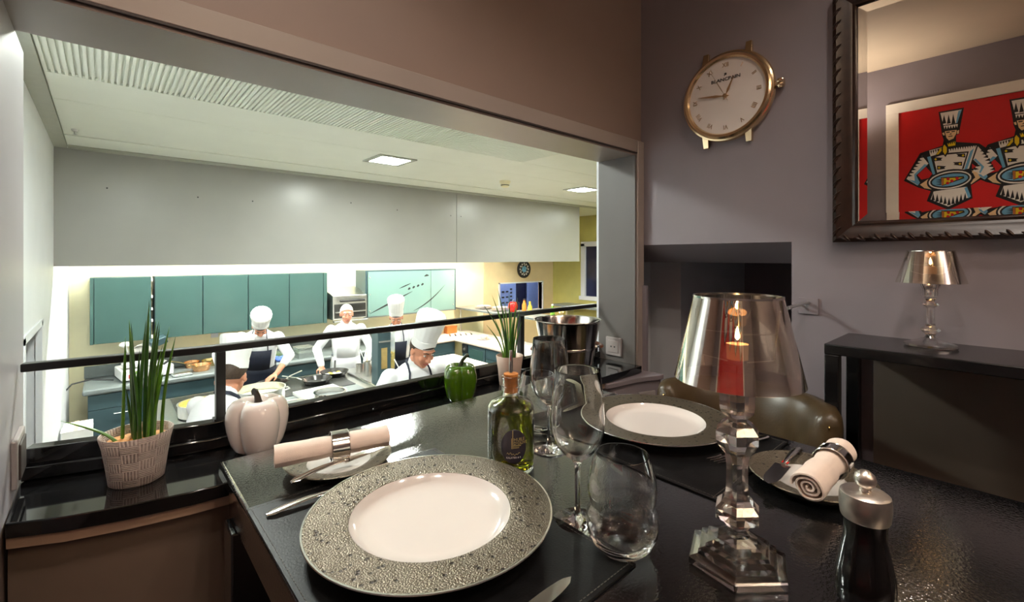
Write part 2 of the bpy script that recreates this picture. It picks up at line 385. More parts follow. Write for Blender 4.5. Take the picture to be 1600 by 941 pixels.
# ceiling of the kitchen with grille strip, panels and trim
kc = st('ceiling_kitchen', MB().box(-.36, 7.5, 1.15, 7.0, 1.962, 2.02), 'kitchen_ceiling')
rb = MB()
x = -.20
while x < 2.75:
    rb.box(x, x+.012, 2.45, 2.93, 1.950, 1.9615); x += .0225
rb.build('grille_rib', 'kitchen_ceiling', kc, smooth=False, kind='stuff')
for d in ((-.28,7.4,1.18,2.44),(2.76,4.6,2.445,2.93),(4.605,7.4,2.445,2.93),(-.2,7.4,2.935,3.398),(-.2,7.4,3.403,4.34)):
    box('ceiling_panel', 'kitchen_ceiling', (d[0],d[1],d[2],d[3],1.950,1.9615), kc)
box('ceiling_trim', 'ceiling_trim', (-.28,-.205,2.44,4.85,1.942,1.9615), kc)
box('ceiling_trim', 'kitchen_ceiling', (-.2,7.4,4.345,4.70,1.944,1.9615), kc)
box('ceiling_trim', 'ceiling_trim', (-.2,7.4,4.72,4.85,1.938,1.9615), kc)
bh = empty('wall_bulkhead', (0,4.85,1.04), kind='structure')
for a, b in ((-.28,3.388),(3.394,5.85)):
    p = box('panel', 'bulkhead', (a,b,0,.03,0,.905), bh, bevel=.002)
for (u, v) in ((.02,.62),(.62,.60),(1.05,.60),(2.0,.66),(2.55,.62),(3.3,.60),(3.46,.60)):
    m = MB().lathe([(0,0),(.006,0),(.006,.002),(0,.003)], 10); m.build('screw', 'dark_plastic', bh, (u,-.001,v), (PI/2,0,0))
box('side_panel', 'bulkhead', (5.82,5.85,.03,2.05,0,.905), bh)

# --- lamps of the place
def spot(x, y, lab, power=DINING_SPOT_W):
    t = empty('ceiling_spot', (x,y,2.47), 0, lab, 'ceiling lamp', 'recessed halogen spots in the dining ceiling')
    MB().lathe([(.032,-.001),(.045,-.001),(.045,-.006),(.030,-.004),(.030,0)], 28, closed=True).build('bezel', 'polished_steel', t)
    MB().lathe([(0,-.0015),(.029,-.0015),(.029,-.0005),(0,-.0005)], 24).build('lens', 'lamp_lens', t)
    l = bpy.data.lights.new('halogen', 'SPOT'); l.energy = power; l.color = (1,.89,.79); l.spot_size = math.radians(125); l.spot_blend = .6; l.shadow_soft_size = .03
    o = bpy.data.objects.new('halogen', l); COL.objects.link(o); o.parent = t; o.location = (0,0,-.012)
spot(.0,.30,'recessed ceiling spot nearest the wall with the red picture')
spot(.38,.02,'recessed ceiling spot over the near place setting')
spot(.92,-.08,'recessed ceiling spot over the far place setting')
spot(.2,-.9,'recessed ceiling spot behind the table, near the mirror')
def downlight(x, y, lab):
    t = empty('downlight', (x,y,1.95), 0, lab, 'ceiling lamp', 'square downlights in the kitchen ceiling')
    m = MB()
    for d in ((-.17,.17,-.17,-.13),(-.17,.17,.13,.17),(-.17,-.13,-.13,.13),(.13,.17,-.13,.13)): m.box(*d,-.010,0)
    m.build('frame', 'ceiling_trim', t); box('diffuser', 'panel_light', (-.13,.13,-.13,.13,-.004,-.001), t)
downlight(1.84,3.63,'glowing square downlight in the kitchen ceiling left of the smoke detector')
downlight(4.41,3.61,'glowing square downlight in the kitchen ceiling right of the smoke detector')
downlight(6.6,3.6,'square downlight near the kitchen window, farthest right')
downlight(.25,2.1,'added square downlight above the railing, out of view')  # added out of view to brighten the white left wall
def tube_lamp(x0, x1, y, z, lab, m='tube_light'):
    t = empty('fluorescent_lamp', (x0,y,z), 0, lab, 'lamp', 'strip lamps behind the bulkhead')
    box('housing', 'kitchen_white', (0,x1-x0,-.09,.09,.02,.06), t); box('diffuser', m, (.02,x1-x0-.02,-.07,.07,0,.02), t)
tube_lamp(-.1,2.3,5.7,1.89,'strip lamp hidden behind the bulkhead over the teal wall cabinets')
tube_lamp(2.5,4.9,5.7,1.89,'strip lamp hidden behind the bulkhead over the glass cabinet')
def heat_lamp(x, y, z, lab):
    t = empty('heat_lamp', (x,y,z), 0, lab, 'lamp', 'heat lamps under the bulkhead')
    MB().lathe([(.02,.16),(.03,.16),(.10,.02),(.10,0),(.095,0),(.095,.018),(.02,.15)], 24, closed=True).build('shade', 'copper', t)
    MB().ell((0,0,.03),(.035,.035,.04)).build('bulb', 'heat_lamp', t)
    MB().tube([(0,0,.155),(0,0,1.95-z)], .006).build('cord', 'dark_plastic', t)
    l = bpy.data.lights.new('heat', 'SPOT'); l.energy = PASS_LAMP_W; l.color = (1,.72,.52); l.spot_size = math.radians(150); l.shadow_soft_size = .04
    o = bpy.data.objects.new('heat', l); COL.objects.link(o); o.parent = t; o.location = (0,0,-.02)
heat_lamp(4.75,6.2,1.12,'copper heat lamp over the corner of the pale worktop')
heat_lamp(4.75,5.1,1.12,'copper heat lamp over the near end of the pale worktop')
t = empty('bulkhead_lamp', (6.5,7.2,1.60), 0, 'lamp in the room beyond the serving hatch', 'lamp')
box('housing','kitchen_white',(-.3,.3,-.1,.1,0,.03),t)
MATS['blue_lamp'] = mat('blue_lamp',(1,1,1),.5,emit=45,ecol=(.62,.74,1)); box('diffuser','blue_lamp',(-.28,.28,-.08,.08,-.02,0),t)
for uloc,urz,upow,ulab in (((-1.1,.90,1.78),-PI/2,UPLIGHT_W,'wall uplighter beside the red picture'),((.5,-2.0,1.78),0,REAR_FILL_W,'added fill uplighter on the rear wall, out of view')):  # the rear one is an added fill lamp, out of view
  t = empty('wall_uplighter', uloc, urz, ulab, 'lamp', 'wall uplighters')
  MB().lathe([(0,0),(.05,.01),(.10,.07),(.105,.10),(.098,.10),(.09,.07),(.04,.02),(0,.015)], 32).build('bowl','frame_paint',t,(0,.30,0))
  box('arm','frame_paint',(-.02,.02,0,.25,.02,.05),t); MB().ell((0,.30,.055),(.03,.03,.03)).build('bulb','lamp_lens',t)
  l = bpy.data.lights.new('uplight','SPOT'); l.energy = upow; l.color = (1,.88,.74); l.spot_size = math.radians(150); l.spot_blend = .8; l.shadow_soft_size = .05
  o = bpy.data.objects.new('uplight', l); COL.objects.link(o); o.parent = t; o.location = (0,.30,.11); o.rotation_euler = (PI,0,0)
t = empty('smoke_detector', (3.295,3.787,1.95), 0, 'small cream round smoke detector on the kitchen ceiling', 'smoke detector')
MB().lathe([(0,0),(.06,0),(.06,-.02),(.055,-.025),(0,-.025)], 28).build('base','kitchen_cream',t)
MB().lathe([(0,-.026),(.05,-.026),(.043,-.062),(.03,-.07),(0,-.07)], 28).build('cap','kitchen_cream',t)
MB().lathe([(.046,-.044),(.0475,-.044),(.046,-.052),(.0445,-.052)], 28, closed=True).build('vent','dark_plastic',t)
t = empty('sprinkler_head', (-.14,4.15,1.95), 0, 'tiny metal sprinkler head in the ceiling corner by the white wall', 'sprinkler')
MB().lathe([(0,0),(.02,0),(.014,-.012),(.006,-.014),(.006,-.03),(.016,-.032),(0,-.034)], 12).build('rose','steel',t)

# ================================================================== LEDGE AND RAILING
lg = empty('ledge', (0,0,.70), 0, 'polished black stone ledge running along the opening', 'ledge')
MB().prism(front+back, -.0245, 0).build('slab', 'black_stone', lg, bevel=.002)
def wall_strip(path, t0, t1, z0, z1):
    m = MB(); n = len(path); offs = []
    for i, (x, y) in enumerate(path):
        ds = []
        if i: ds.append(Vector((x-path[i-1][0], y-path[i-1][1])).normalized())
        if i < n-1: ds.append(Vector((path[i+1][0]-x, path[i+1][1]-y)).normalized())
        d = sum(ds, Vector((0,0))).normalized(); offs.append(Vector((-d.y, d.x)))
    r = []
    for (x, y), o in zip(path, offs):
        r.append([(x+o.x*a, y+o.y*a, z) for a, z in ((t0,z0),(t1,z0),(t1,z1),(t0,z1))])
    return m.loft(r)
kp = [(-.110,1.222),(.02,1.182),(.17,1.152),(1.508,1.152)]
wall_strip(kp, 0, .03, .001, .056).build('upstand', 'black_stone', lg, bevel=.002)
wall_strip(kp, -.012, 0, .001, .026).build('bead', 'black_stone', lg, bevel=.003)
rl = empty('railing', (.19,1.17,.756), 0, 'slim black metal railing on the ledge in front of the kitchen', 'railing')
L = lambda mb: mb
rp = [(-.110-.19,1.196-1.17),(.02-.19,1.180-1.17),(.17-.19,1.166-1.17),(1.508-.19,1.166-1.17)]
wall_strip(rp, -.008, .012, .148, .163).build('handrail', 'black_metal', rl, bevel=.002)
for px in (0, .90):
    box('post', 'black_metal', (px-.009,px+.009,-.011,.009,0,.148), rl, bevel=.001)
    box('foot_plate', 'black_metal', (px-.013,px+.013,-.013,.011,0,.004), rl)
def socket(name, loc, rz, label, kindname='socket'):
    t = empty(name, loc, rz, label, 'socket')
    box('plate','socket',(-.036,.036,-.009,0,-.036,.036),t,bevel=.002)
    b = box('insert','socket',(-.024,.024,-.0115,-.008,-.024,.024),t,bevel=.002)
    for k in (-.008,.008): MB().lathe([(0,0),(.003,0),(.003,.001),(0,.001)],10).build('hole','dark_plastic',t,(k,-.0118,0),(PI/2,0,0))
    return t
socket('wall_socket',(1.511,1.074,.756),-PI/2,'pale square wall socket on the jamb beside the steel bucket')
socket('wall_socket',(1.475,.910,.585),-.35,'small grey socket low on the corner piece under the ledge')
t = empty('wall_switch', (-.114,1.155,.765), PI/2, 'thin grey switch box on the left jamb, seen edge-on', 'switch')
box('plate','socket',(-.05,.05,-.008,0,-.04,.04),t,bevel=.002); box('rocker','gap_shade_rocker',(-.035,.035,-.011,-.007,-.03,.03),t,bevel=.002)

# ================================================================== DINING FURNITURE
TZ = .75
tb = empty('dining_table', (.575,.2,0), 0, 'black lacquered dining table pushed against the ledge', 'table')
box('table_top','black_lacquer',(-.425,.435,-.75,.742,.722,TZ),tb,bevel=.006)
box('under_frame','black_lacquer',(-.412,.42,-.735,.727,.655,.718),tb,bevel=.004)
for sx in (-.39,.39):
    for sy in (-.70,.69): box('leg','black_lacquer',(sx-.03,sx+.03,sy-.03,sy+.03,0,.655),tb,bevel=.003)
def placemat(x0,x1,y0,y1,lab):
    t = empty('placemat',((x0+x1)/2,(y0+y1)/2,TZ),0,lab,'placemat','black leather placemats')
    a,b = (x1-x0)/2,(y1-y0)/2
    box('pad','mat_leather',(-a,a,-b,b,0,.003),t,bevel=.001)
    m = MB()
    for i in range(int(2*b/.006)): 
        for s in (-1,1): m.box(s*(a-.006)-.0005,s*(a-.006)+.0005,-b+.006*i+.001,-b+.006*i+.0045,.003,.0034)
    for i in range(int(2*a/.006)):
        for s in (-1,1): m.box(-a+.006*i+.001,-a+.006*i+.0045,s*(b-.006)-.0005,s*(b-.006)+.0005,.003,.0034)
    m.build('stitching','stitch',t,smooth=False,kind='stuff')
placemat(.150,.462,.298,.733,'black leather placemat under the near place setting')
placemat(.672,.985,.298,.733,'black leather placemat under the far place setting by the chair')
def charger(x,y,R,lab):
    t = empty('dinner_plate',(x,y,TZ+.003),0,lab,'plate','wide-rimmed dinner plates'); k = R/.16
    MB().lathe([(0,.006),(.074*k,.006),(.089*k,.0075),(.097*k,.011),(.1045*k,.0185),(.1045*k,.0165),(.09*k,.006),(.075*k,.0),(0,.0)],96).build('well','porcelain',t)
    MB().lathe([(.1045*k,.0187),(.112*k,.0205),(.135*k,.0215),(.1575*k,.0232),(.1575*k,.021),(.13*k,.0175),(.1045*k,.0165)],128,closed=True).build('textured_rim','charger_rim',t,label='grey-bronze pitted rim')
    MB().lathe([(.1574*k,.0234),(.1595*k,.0234),(.16*k,.0222),(.1590*k,.0208),(.1574*k,.0208)],128,closed=True).build('edge_band','silver',t)
charger(.327,.525,.161,'white dinner plate with wide textured bronze rim, nearest the camera')
charger(.862,.512,.153,'white dinner plate with dark textured rim in front of the leather chair')
def bread_plate(x,y,rot,lab):
    t = empty('bread_plate',(x,y,TZ),rot,lab,'plate','small bread plates')
    MB().lathe([(0,.004),(.045,.004),(.052,.0075),(.052,.006),(.045,.0),(0,.0)],64).build('well','porcelain',t)
    MB().lathe([(.052,.0078),(.0865,.0165),(.088,.0155),(.0865,.0145),(.052,.006)],80,closed=True).build('textured_rim','charger_rim',t)
bread_plate(.305,.790,0,'small bread plate under the rolled napkin beside the white ceramic pepper')
bread_plate(.836,.222,0,'small bread plate under the rolled napkin near the pepper mill')
def napkin(x,y,z,rz,L,lab,flip=1):
    t = empty('napkin',(x,y,z),rz,lab,'napkin','rolled napkins')
    pts=[]; th=.0024; N=96; turns=3.1; r1=.0225
    inner=[];outer=[]
    for i in range(N+1):
        a=2*PI*turns*i/N; r=.0035+(r1-.0035)*i/N; wob=1+.10*math.cos(2*a+.6)
        for lst,rr in ((outer,r),(inner,r-th)): lst.append((flip*rr*wob*math.cos(a+2.6),rr*.92*math.sin(a+2.6)))
    poly=outer+inner[::-1]; n=len(poly)
    rings=[]
    for k in range(13):
        u=-L/2+L*k/12; s=1-.10*math.exp(-(u/.02)**2)+.03*math.sin(k*1.7)
        rings.append([(u+.0015*math.sin(9*i/n+k),p[0]*s,p[1]*s) for i,p in enumerate(poly)])
    m=MB().loft(rings,caps=False)
    # end caps as strips
    N1=len(outer)
    for e in (0,12):
        o=e*n; fs=[(o+i,o+i+1,o+n-2-i,o+n-1-i) for i in range(N1-1)]
        m.f+=fs; m.m+=[0]*len(fs)
    m.build('rolled_cloth','napkin',t,angle=50)
    return t
napkin(.290,.773,.7905,math.radians(-12.5),.178,'beige rolled napkin lying across the bread plate beside the white pepper')
napkin(.817,.195,.7905,math.radians(0),.182,'pale rolled napkin with its spiral end showing, near the pepper mill',-1)
def ring(x,y,z,rz,lab):
    t = empty('napkin_ring',(x,y,z),rz,lab,'napkin ring','steel napkin rings')
    m=MB(); m.M=Matrix.Rotation(PI/2,4,'Y'); m.lathe([(.0232,-.014),(.0245,-.014),(.0245,.014),(.0232,.014)],48,closed=True); m.build('band','polished_steel',t)
    m=MB(); m.M=Matrix.Rotation(PI/2,4,'Y'); m.lathe([(.0244,-.0142),(.0252,-.0135),(.0244,-.0128)],48,closed=True); m.build('rolled_edge','polished_steel',t); m=MB(); m.M=Matrix.Rotation(PI/2,4,'Y'); m.lathe([(.0244,.0142),(.0252,.0135),(.0244,.0128)],48,closed=True); m.build('rolled_edge','polished_steel',t)
    return t
ring(.298,.771,.7905,math.radians(-12.5),'shiny steel ring around the napkin beside the white pepper')
r2=ring(.848,.195,.7905,0,'shiny steel ring around the napkin near the pepper mill')
box('engraving','label_white',(-.009,.009,-.0255,-.0245,.0,.004),r2)
# cutlery: local +x from handle end to tip
def handle(m,L,w=.0085,th=.003):
    rr=[]
    for k in range(15):
        u=k/14; ww=w*(.45+.55*(1-u)**1.3) if u>.03 else w*.6
        if k==0: ww=w*.35
        t2=th*(.9+.4*u); rr.append([(u*L,ww*math.cos(a),t2*(1+math.sin(a))*.5+.002+.004*math.sin(PI*u)) for a in [2*PI*i/10 for i in range(10)]])
    m.loft(rr)
def fork(loc,rz,lab,tilt=0):
    t=empty('fork',loc,rz,lab,'fork','silver forks'); m=MB(); handle(m,.125); m.build('handle','silver',t)
    m=MB(); rr=[]
    for u,w,z in ((.118,.0035,.004),(.132,.008,.002),(.145,.0115,.0012),(.155,.012,.001)):
        rr.append([(u,-w,z),(u,w,z),(u,w,z+.0018),(u,-w,z+.0018)])
    m.loft(rr); m.build('neck','silver',t)
    for j in range(4):
        y=-.0102+.0068*j; m=MB(); m.tube([(.154,y,.002),(.175,y,.0025),(.198,y,.006)],[.0021,.0018,.0006],6); m.build('tine','silver',t)
def knife(loc,rz,lab,L=.10,Lb=.115,w=.009,name='table_knife',badge=False,group='silver table knives',flat=False):
    t=empty(name,loc,rz,lab,'knife',group); m=MB(); handle(m,L,.0085,.0045); m.build('handle','silver',t)
    m=MB(); n=14; top=[];bot=[]
    for k in range(n+1):
        u=k/n; x=L-.004+Lb*u; prof=w*(1.0 if u<.6 else math.sqrt(max(0,1-((u-.6)/.4)**2)))
        top.append((x,prof*.75+.0002)); bot.append((x,-prof*1.0-.0002))
    m.prism(top+bot[::-1],.0042,.0056); m.build('blade','polished_steel',t)
    m=MB(); m.lathe([(0,-.003),(.0045,-.003),(.005,0),(.0045,.003),(0,.003)],14); m.build('bolster','silver',t,(L-.004,0,.0045),(0,PI/2,0))
    if badge: box('badge','red_gloss',(L-.016,L-.006,-.0045,.0045,.0074,.0082),t)
fork((.166,.690,TZ+.003),math.radians(-1),'silver fork beside the nearest dinner plate, half hidden by its rim')
knife((.172,.322,TZ+.003),math.radians(2),'silver table knife at the bottom edge, on the near placemat')
fork((.978,.333,TZ+.003),math.radians(174),'silver fork beside the far dinner plate, behind the big lamp')
knife((.985,.700,TZ+.003),math.radians(180),'silver table knife beyond the far dinner plate')
# butter knives resting on the bread plates
knife((.212,.738,TZ+.0145),math.radians(10),'silver butter knife lying along the napkin beside the white pepper',L=.095,Lb=.085,w=.008,name='butter_knife',group='butter knives')
knife((.925,.262,TZ+.0145),math.radians(183),'butter knife with a red badge on the bread plate near the pepper mill',L=.10,Lb=.085,w=.013,name='butter_knife',badge=True,group='butter knives')

# glasses
def wine_glass(x,y,lab,h=.208):
    k=h/.208
    o=MB().lathe([(0,.001),(.030,.0),(.0335,.0008),(.0335,.002),(.022,.0045),(.008,.0085),(.0042,.014),(.0036,.03),(.0036,.06),(.0042,.078),(.008,.086),(.020,.095),(.031,.109),(.0365,.128),(.0365,.145),(.0345,.172),(.0312,.205),(.0306,.208),(.0300,.206),(.0334,.172),(.0355,.145),(.0355,.128),(.030,.110),(.0195,.0965),(.006,.0885),(0,.0875)],64)
    ob=o.build('wine_glass','glass',None,(x,y,TZ+.0002),angle=60); ob.scale=(1,1,k); tag(ob,lab,'glass','wine glasses'); return ob
wine_glass(.478,.400,'clear stemmed wine glass standing between the near plate and the tumbler')
wine_glass(.622,.588,'clear stemmed wine glass standing behind the oil bottle')
def tumbler(x,y,lab):
    P=[(0,.004),(.018,.0),(.026,.002),(.036,.012),(.0425,.026),(.0440,.038),(.0425,.048),(.0390,.0555),(.0385,.059),(.0405,.066),(.0418,.076),(.0405,.090),(.0360,.108),(.0330,.117),(.0325,.1185)]
    I=[(r-.0013,z) for r,z in P[:3:-1] if True]
    prof=P+I+[(.036,.0165),(.022,.009),(0,.009)]
    ob=MB().lathe(prof,64).build('tumbler','glass',None,(x,y,TZ+.0002),angle=60); tag(ob,lab,'glass','round clear tumblers')
tumbler(.474,.326,'clear bulging tumbler at the front, beside the crystal lamp')
tumbler(.672,.668,'clear bulging tumbler half hidden behind the oil bottle')
# oil bottle
t=empty('oil_bottle',(.518,.580,TZ),0,'green olive oil bottle with dark round label and cork pourer','bottle')
MB().lathe([(0,.003),(.034,.0),(.038,.002),(.0395,.006),(.0395,.100),(.0385,.107),(.034,.1135),(.022,.1185),(.016,.1215),(.0135,.126),(.0135,.133),(.0165,.134),(.0165,.140),(.014,.141),(.014,.151),(.0155,.152),(.0155,.157),(.0115,.157),(.0115,.124),(.020,.1165),(.031,.1115),(.0365,.105),(.0370,.099),(.0370,.010),(.034,.008),(0,.008)],64).build('bottle_glass','glass',t,angle=50)
MB().lathe([(0,.0082),(.034,.0082),(.0369,.0105),(.0369,.097),(.0364,.1045),(.031,.111),(.020,.116),(.0113,.1235),(0,.1235)],64).build('oil','oil_glass',t,angle=50,label='green-gold olive oil')
MB().lathe([(0,.130),(.0112,.130),(.0114,.155),(.0125,.158),(.0125,.1615),(0,.162)],24).build('cork','cork',t)
MB().tube([(0,0,.158),(0,0,.175),(.001,.001,.188),(.004,.004,.200)],[.0035,.0035,.003,.0028],12).build('pourer','polished_steel',t)
CD=math.atan2(-.580,-.518)+.13
m=MB(); rr=[]
for k in range(17):
    v=-1+2*k/16; hw=max(.02,math.sqrt(max(0,1-v*v)))*.0215/.0397; z=.052+.0285*v
    rr.append([(.0397*math.cos(CD+hw*s),.0397*math.sin(CD+hw*s),z) for s in [-1+2*i/12 for i in range(13)]])
m.loft(rr,caps=False,close=False); lb=m.build('label_disc','label_dark',t,label='dark grey oval label')
md=lb.modifiers.new('thick','SOLIDIFY'); md.thickness=.0003; md.offset=1
def label_text(name,txt,size,z,matn,u0=0.,align='CENTER'):
    mm=MB().text(txt,size,align,.0002); vs=[]
    for (x,y,zz) in mm.v:
        a=CD+(x+u0)/.0401; r=.04015-y*1.; vs.append((r*math.cos(a),r*math.sin(a),z+zz))
    mm.v=vs; mm.build(name,matn,lb,smooth=False)
label_text('lettering','HUILE',.0072,.0635,'label_gold',-.001,'LEFT'); label_text('lettering',"D'OLIVE",.0066,.0577,'label_gold',-.001,'LEFT')
m=MB()
for z,u0,u1,h in ((.0528,-.001,.012,.0022),(.0497,-.001,.010,.0018)):
    n=int((u1-u0)/.0016)
    for i in range(n):
        a0=CD+(u0+.0016*i)/.0401; a1=CD+(u0+.0016*i+.0011)/.0401
        m.add([(.0402*math.cos(a),.0402*math.sin(a),zz) for a,zz in ((a0,z),(a1,z),(a1,z+h),(a0,z+h))],[(0,1,2,3)])
for u,z0,z1 in ((-.0045,.049,.066),(-.0028,.049,.079)):
    a0=CD+u/.0401; a1=CD+(u+.0009)/.0401
    m.add([(.0402*math.cos(a),.0402*math.sin(a),zz) for a,zz in ((a0,z0),(a1,z0),(a1,z1),(a0,z1))],[(0,1,2,3)])
m.build('print_strokes','label_gold',lb,smooth=False)
m=MB(); pts=[]
for i in range(40):
    u=-.012+.022*i/39; z=.0405+.0018*math.sin(i*.75)*(1-i/60)+.0012*math.sin(i*.2); a=CD+u/.0402; pts.append((.0402*math.cos(a),.0402*math.sin(a),z))
m.tube(pts,.0003,5).build('signature','label_gold',lb)
label_text('lettering','KALATEO & R',.0040,.0345,'label_white',-.013,'LEFT')

# crystal candle lamps
def lamp(x,y,z,prof,n,sh,candle_z,lab,rot=0):
    t=empty('candle_lamp',(x,y,z),rot,lab,'lamp','crystal candle lamps')
    foot,stem,cup=prof
    MB().lathe(foot,n).build('foot','crystal',t,smooth=(n>6),angle=20)
    MB().lathe(stem,n).build('stem','crystal',t,smooth=(n>6),angle=20)
    MB().lathe(cup,max(n,6)).build('cup','crystal',t,smooth=(n>6),angle=20)
    rb,zb,rt,zt=sh
    s=MB().lathe([(rb,zb),(rt,zt),(rt-.0012,zt),(rb-.0012,zb)],96,closed=True).build('shade','shade_glass',t,angle=60,label='mirror-coated glass shade')
    MB().lathe([(rt-.0015,zt-.001),(rt+.0006,zt-.001),(rt+.0006,zt+.0012),(rt-.0015,zt+.0012)],96,closed=True).build('rim','polished_steel',s)
    m=MB()
    for a in (0,2*PI/3,4*PI/3): m.tube([(.012*math.cos(a),.012*math.sin(a),candle_z-.02),(.9*rt*math.cos(a),.9*rt*math.sin(a),candle_z-.012+.0),(rt*.98*math.cos(a)+(rb-rt)*.1*math.cos(a),rt*.98*math.sin(a)+(rb-rt)*.1*math.sin(a),zt-.012)],.0009,6)
    m.build('shade_holder','steel',t)
    c=MB().lathe([(0,candle_z-.018),(.0115,candle_z-.018),(.0118,candle_z),(.0105,candle_z-.001),(0,candle_z-.002)],32).build('candle','candle_wax',t)
    MB().tube([(0,0,candle_z-.002),(.0004,0,candle_z+.006)],.0006,6).build('wick','dark_plastic',c)
    MB().lathe([(0,candle_z+.004),(.0024,candle_z+.007),(.0026,candle_z+.010),(.0012,candle_z+.017),(0,candle_z+.021)],12).build('flame','flame',c)
    return t
bigfoot=[(0,.016),(.020,.012),(.046,.0045),(.052,.0),(.0565,0),(.0578,.0015),(.0578,.0085),(.0565,.010),(.0475,.0125),(.0465,.018),(.0385,.0205),(.0375,.0245),(.024,.029),(.0155,.0355),(.0125,.0375),(.0125,.041),(.0105,.043),(0,.0435)]
bigstem=[(0,.0437),(.012,.0437),(.017,.050),(.026,.054),(.026,.066),(.019,.073),(.0155,.078),(.0135,.090),(.013,.115),(.0150,.130),(.021,.137),(.0255,.145),(.0255,.156),(.019,.164),(.0115,.169),(.011,.172),(0,.1725)]
bigcup=[(0,.1727),(.013,.1727),(.020,.179),(.0215,.187),(.0215,.236),(.0185,.236),(.0180,.200),(0,.197)]
lamp(.556,.222,TZ,(bigfoot,bigstem,bigcup),6,(.0700,.2160,.0480,.3135),.258,'large crystal candle lamp with mirrored shade on the dining table',math.radians(20))
smf=[(0,0),(.047,0),(.049,.003),(.048,.007),(.036,.012),(.022,.017),(.011,.022),(.008,.027),(0,.0272)]
sms=[(0,.0273),(.008,.0273),(.012,.033),(.019,.040),(.012,.047),(.0085,.053),(.0075,.075),(.008,.092),(.016,.099),(.010,.106),(.007,.110),(0,.1102)]
smc=[(0,.1103),(.009,.1103),(.0135,.118),(.014,.135),(.019,.148),(.016,.148),(.0115,.136),(.0105,.120),(0,.118)]
lamp(1.452,.140,.8985,(smf,sms,smc),16,(.064,.151,.042,.226),.190,'small crystal candle lamp with mirrored shade on the black console')
# pepper mill
t=empty('pepper_mill',(.622,.113,TZ),0,'black pepper mill with brushed steel cap and knob','pepper mill')
def ovl(th,z): return 1.0
MB().lathe([(0,0),(.0270,0),(.0275,.004),(.0268,.016),(.0225,.038),(.0195,.054),(.0200,.068),(.0208,.0735),(0,.0735)],48).build('body','mill_black',t)
MB().lathe([(0,.074),(.0218,.074),(.0226,.076),(.0238,.086),(.0238,.095),(.0228,.1010),(.0200,.1032),(.009,.1036),(0,.1036)],48).build('cap','brushed_cap',t)
MB().lathe([(0,.1037),(.0055,.1037),(.0050,.107),(.0090,.1105),(.0105,.1155),(.0092,.121),(.0045,.1255),(0,.127)],32).build('knob','brushed_cap',t)

# ceramic peppers
def pepper(name,x,y,W,Hh,lobes,g,m,ms,lab,rz,stem):
    t=empty(name,(x,y,.7002),rz,lab,'ceramic pepper','ceramic bell peppers')
    prof=[(.0,.035),(.22,.010),(.42,.0),(.58,.012),(.72,.07),(.82,.17),(.90,.30),(.965,.45),(1.0,.60),(.985,.74),(.92,.86),(.80,.945),(.62,.99),(.44,.985),(.28,.935),(.16,.88),(.0,.855)]
    def mod(th,z):
        return (1-g)+g*abs(math.cos(lobes*th/2))**.75+.03*math.sin(th+1)
    mb=MB().lathe([(r*W/2,z*Hh) for r,z in prof],96,mod)
    mb.build('body',m,t,angle=80)
    MB().tube([(p[0]*W,p[1]*W,p[2]*Hh) for p in stem],[.012*W/.13,.0075*W/.13,.006*W/.13,.0062*W/.13,.0075*W/.13],10).build('stem',ms,t)
pepper('white_pepper',.243,1.074,.126,.112,3,.36,'white_ceramic','stem_brown','glossy white ceramic bell pepper on the ledge beside the railing post',math.radians(24),[(0,0,.86),(0,0,.95),(-.02,.0,1.06),(-.05,.0,1.14),(-.085,.0,1.15)])
pepper('green_pepper',.754,1.060,.106,.106,4,.26,'green_ceramic','stem_green','glossy green ceramic bell pepper on the ledge',math.radians(12),[(0,0,.86),(.01,0,.98),(.05,-.03,1.10),(.13,-.07,1.20),(.20,-.10,1.22)])
# potted plants
def plant(x,y,lab,potm,pot,leaves,soilz,soilr,nl):
    t=empty('potted_plant',(x,y,.7002),0,lab,'plant','potted spiky plants on the ledge')
    MB().lathe(pot,64).build('pot',potm,t,angle=60)
    MB().lathe([(0,soilz-.004),(soilr,soilz-.004),(soilr,soilz-.001),(0,soilz)],32).build('soil','bark',t)
    m=MB()
    for i in range(nl):
        a=random.random()*2*PI; r=soilr*.95*math.sqrt(random.random()); s=.003+.003*random.random()
        m.ell((r*math.cos(a),r*math.sin(a),soilz+.001),(s*1.5,s,s*.6),6,rotm('Z',random.random()*6))
    m.build('bark_chips','bark',t,kind='stuff')
    for i,(bx,by,ex,ey,ez,w,bend) in enumerate(leaves):
        pts=[];rad=[]
        for k in range(9):
            u=k/8; pts.append((bx+(ex-bx)*u+bend[0]*math.sin(PI*u),by+(ey-by)*u+bend[1]*math.sin(PI*u),soilz-.003+(ez-soilz)*u)); rad.append(w*(1.0-.25*u if u<.6 else (1.0-.15)*(1-((u-.6)/.4)**1.6)+.05))
        MB().tube(pts,rad,7,.55).build('leaf','leaf' if i%2 else 'leaf_dark',t,angle=70)
RX, RY = .744, -.668      # the leaves fan out mainly in this direction
def fan(specs, seed):
    rnd=random.Random(seed); out=[]
    for bl,tl,tz,w in specs:
        db=(rnd.random()-.5)*.03; dt=db+(rnd.random()-.5)*.03; bd=(tl-bl)*.22
        out.append((bl*RX+db*.668,bl*RY+db*.744,tl*RX+dt*.668,tl*RY+dt*.744,tz,w,(-bd*RX,-bd*RY)))
    return out
pot1=[(0,.0),(.038,.0),(.041,.002),(.045,.035),(.050,.068),(.0550,.0885),(.0540,.0895),(.0515,.0885),(.046,.066),(0,.064)]
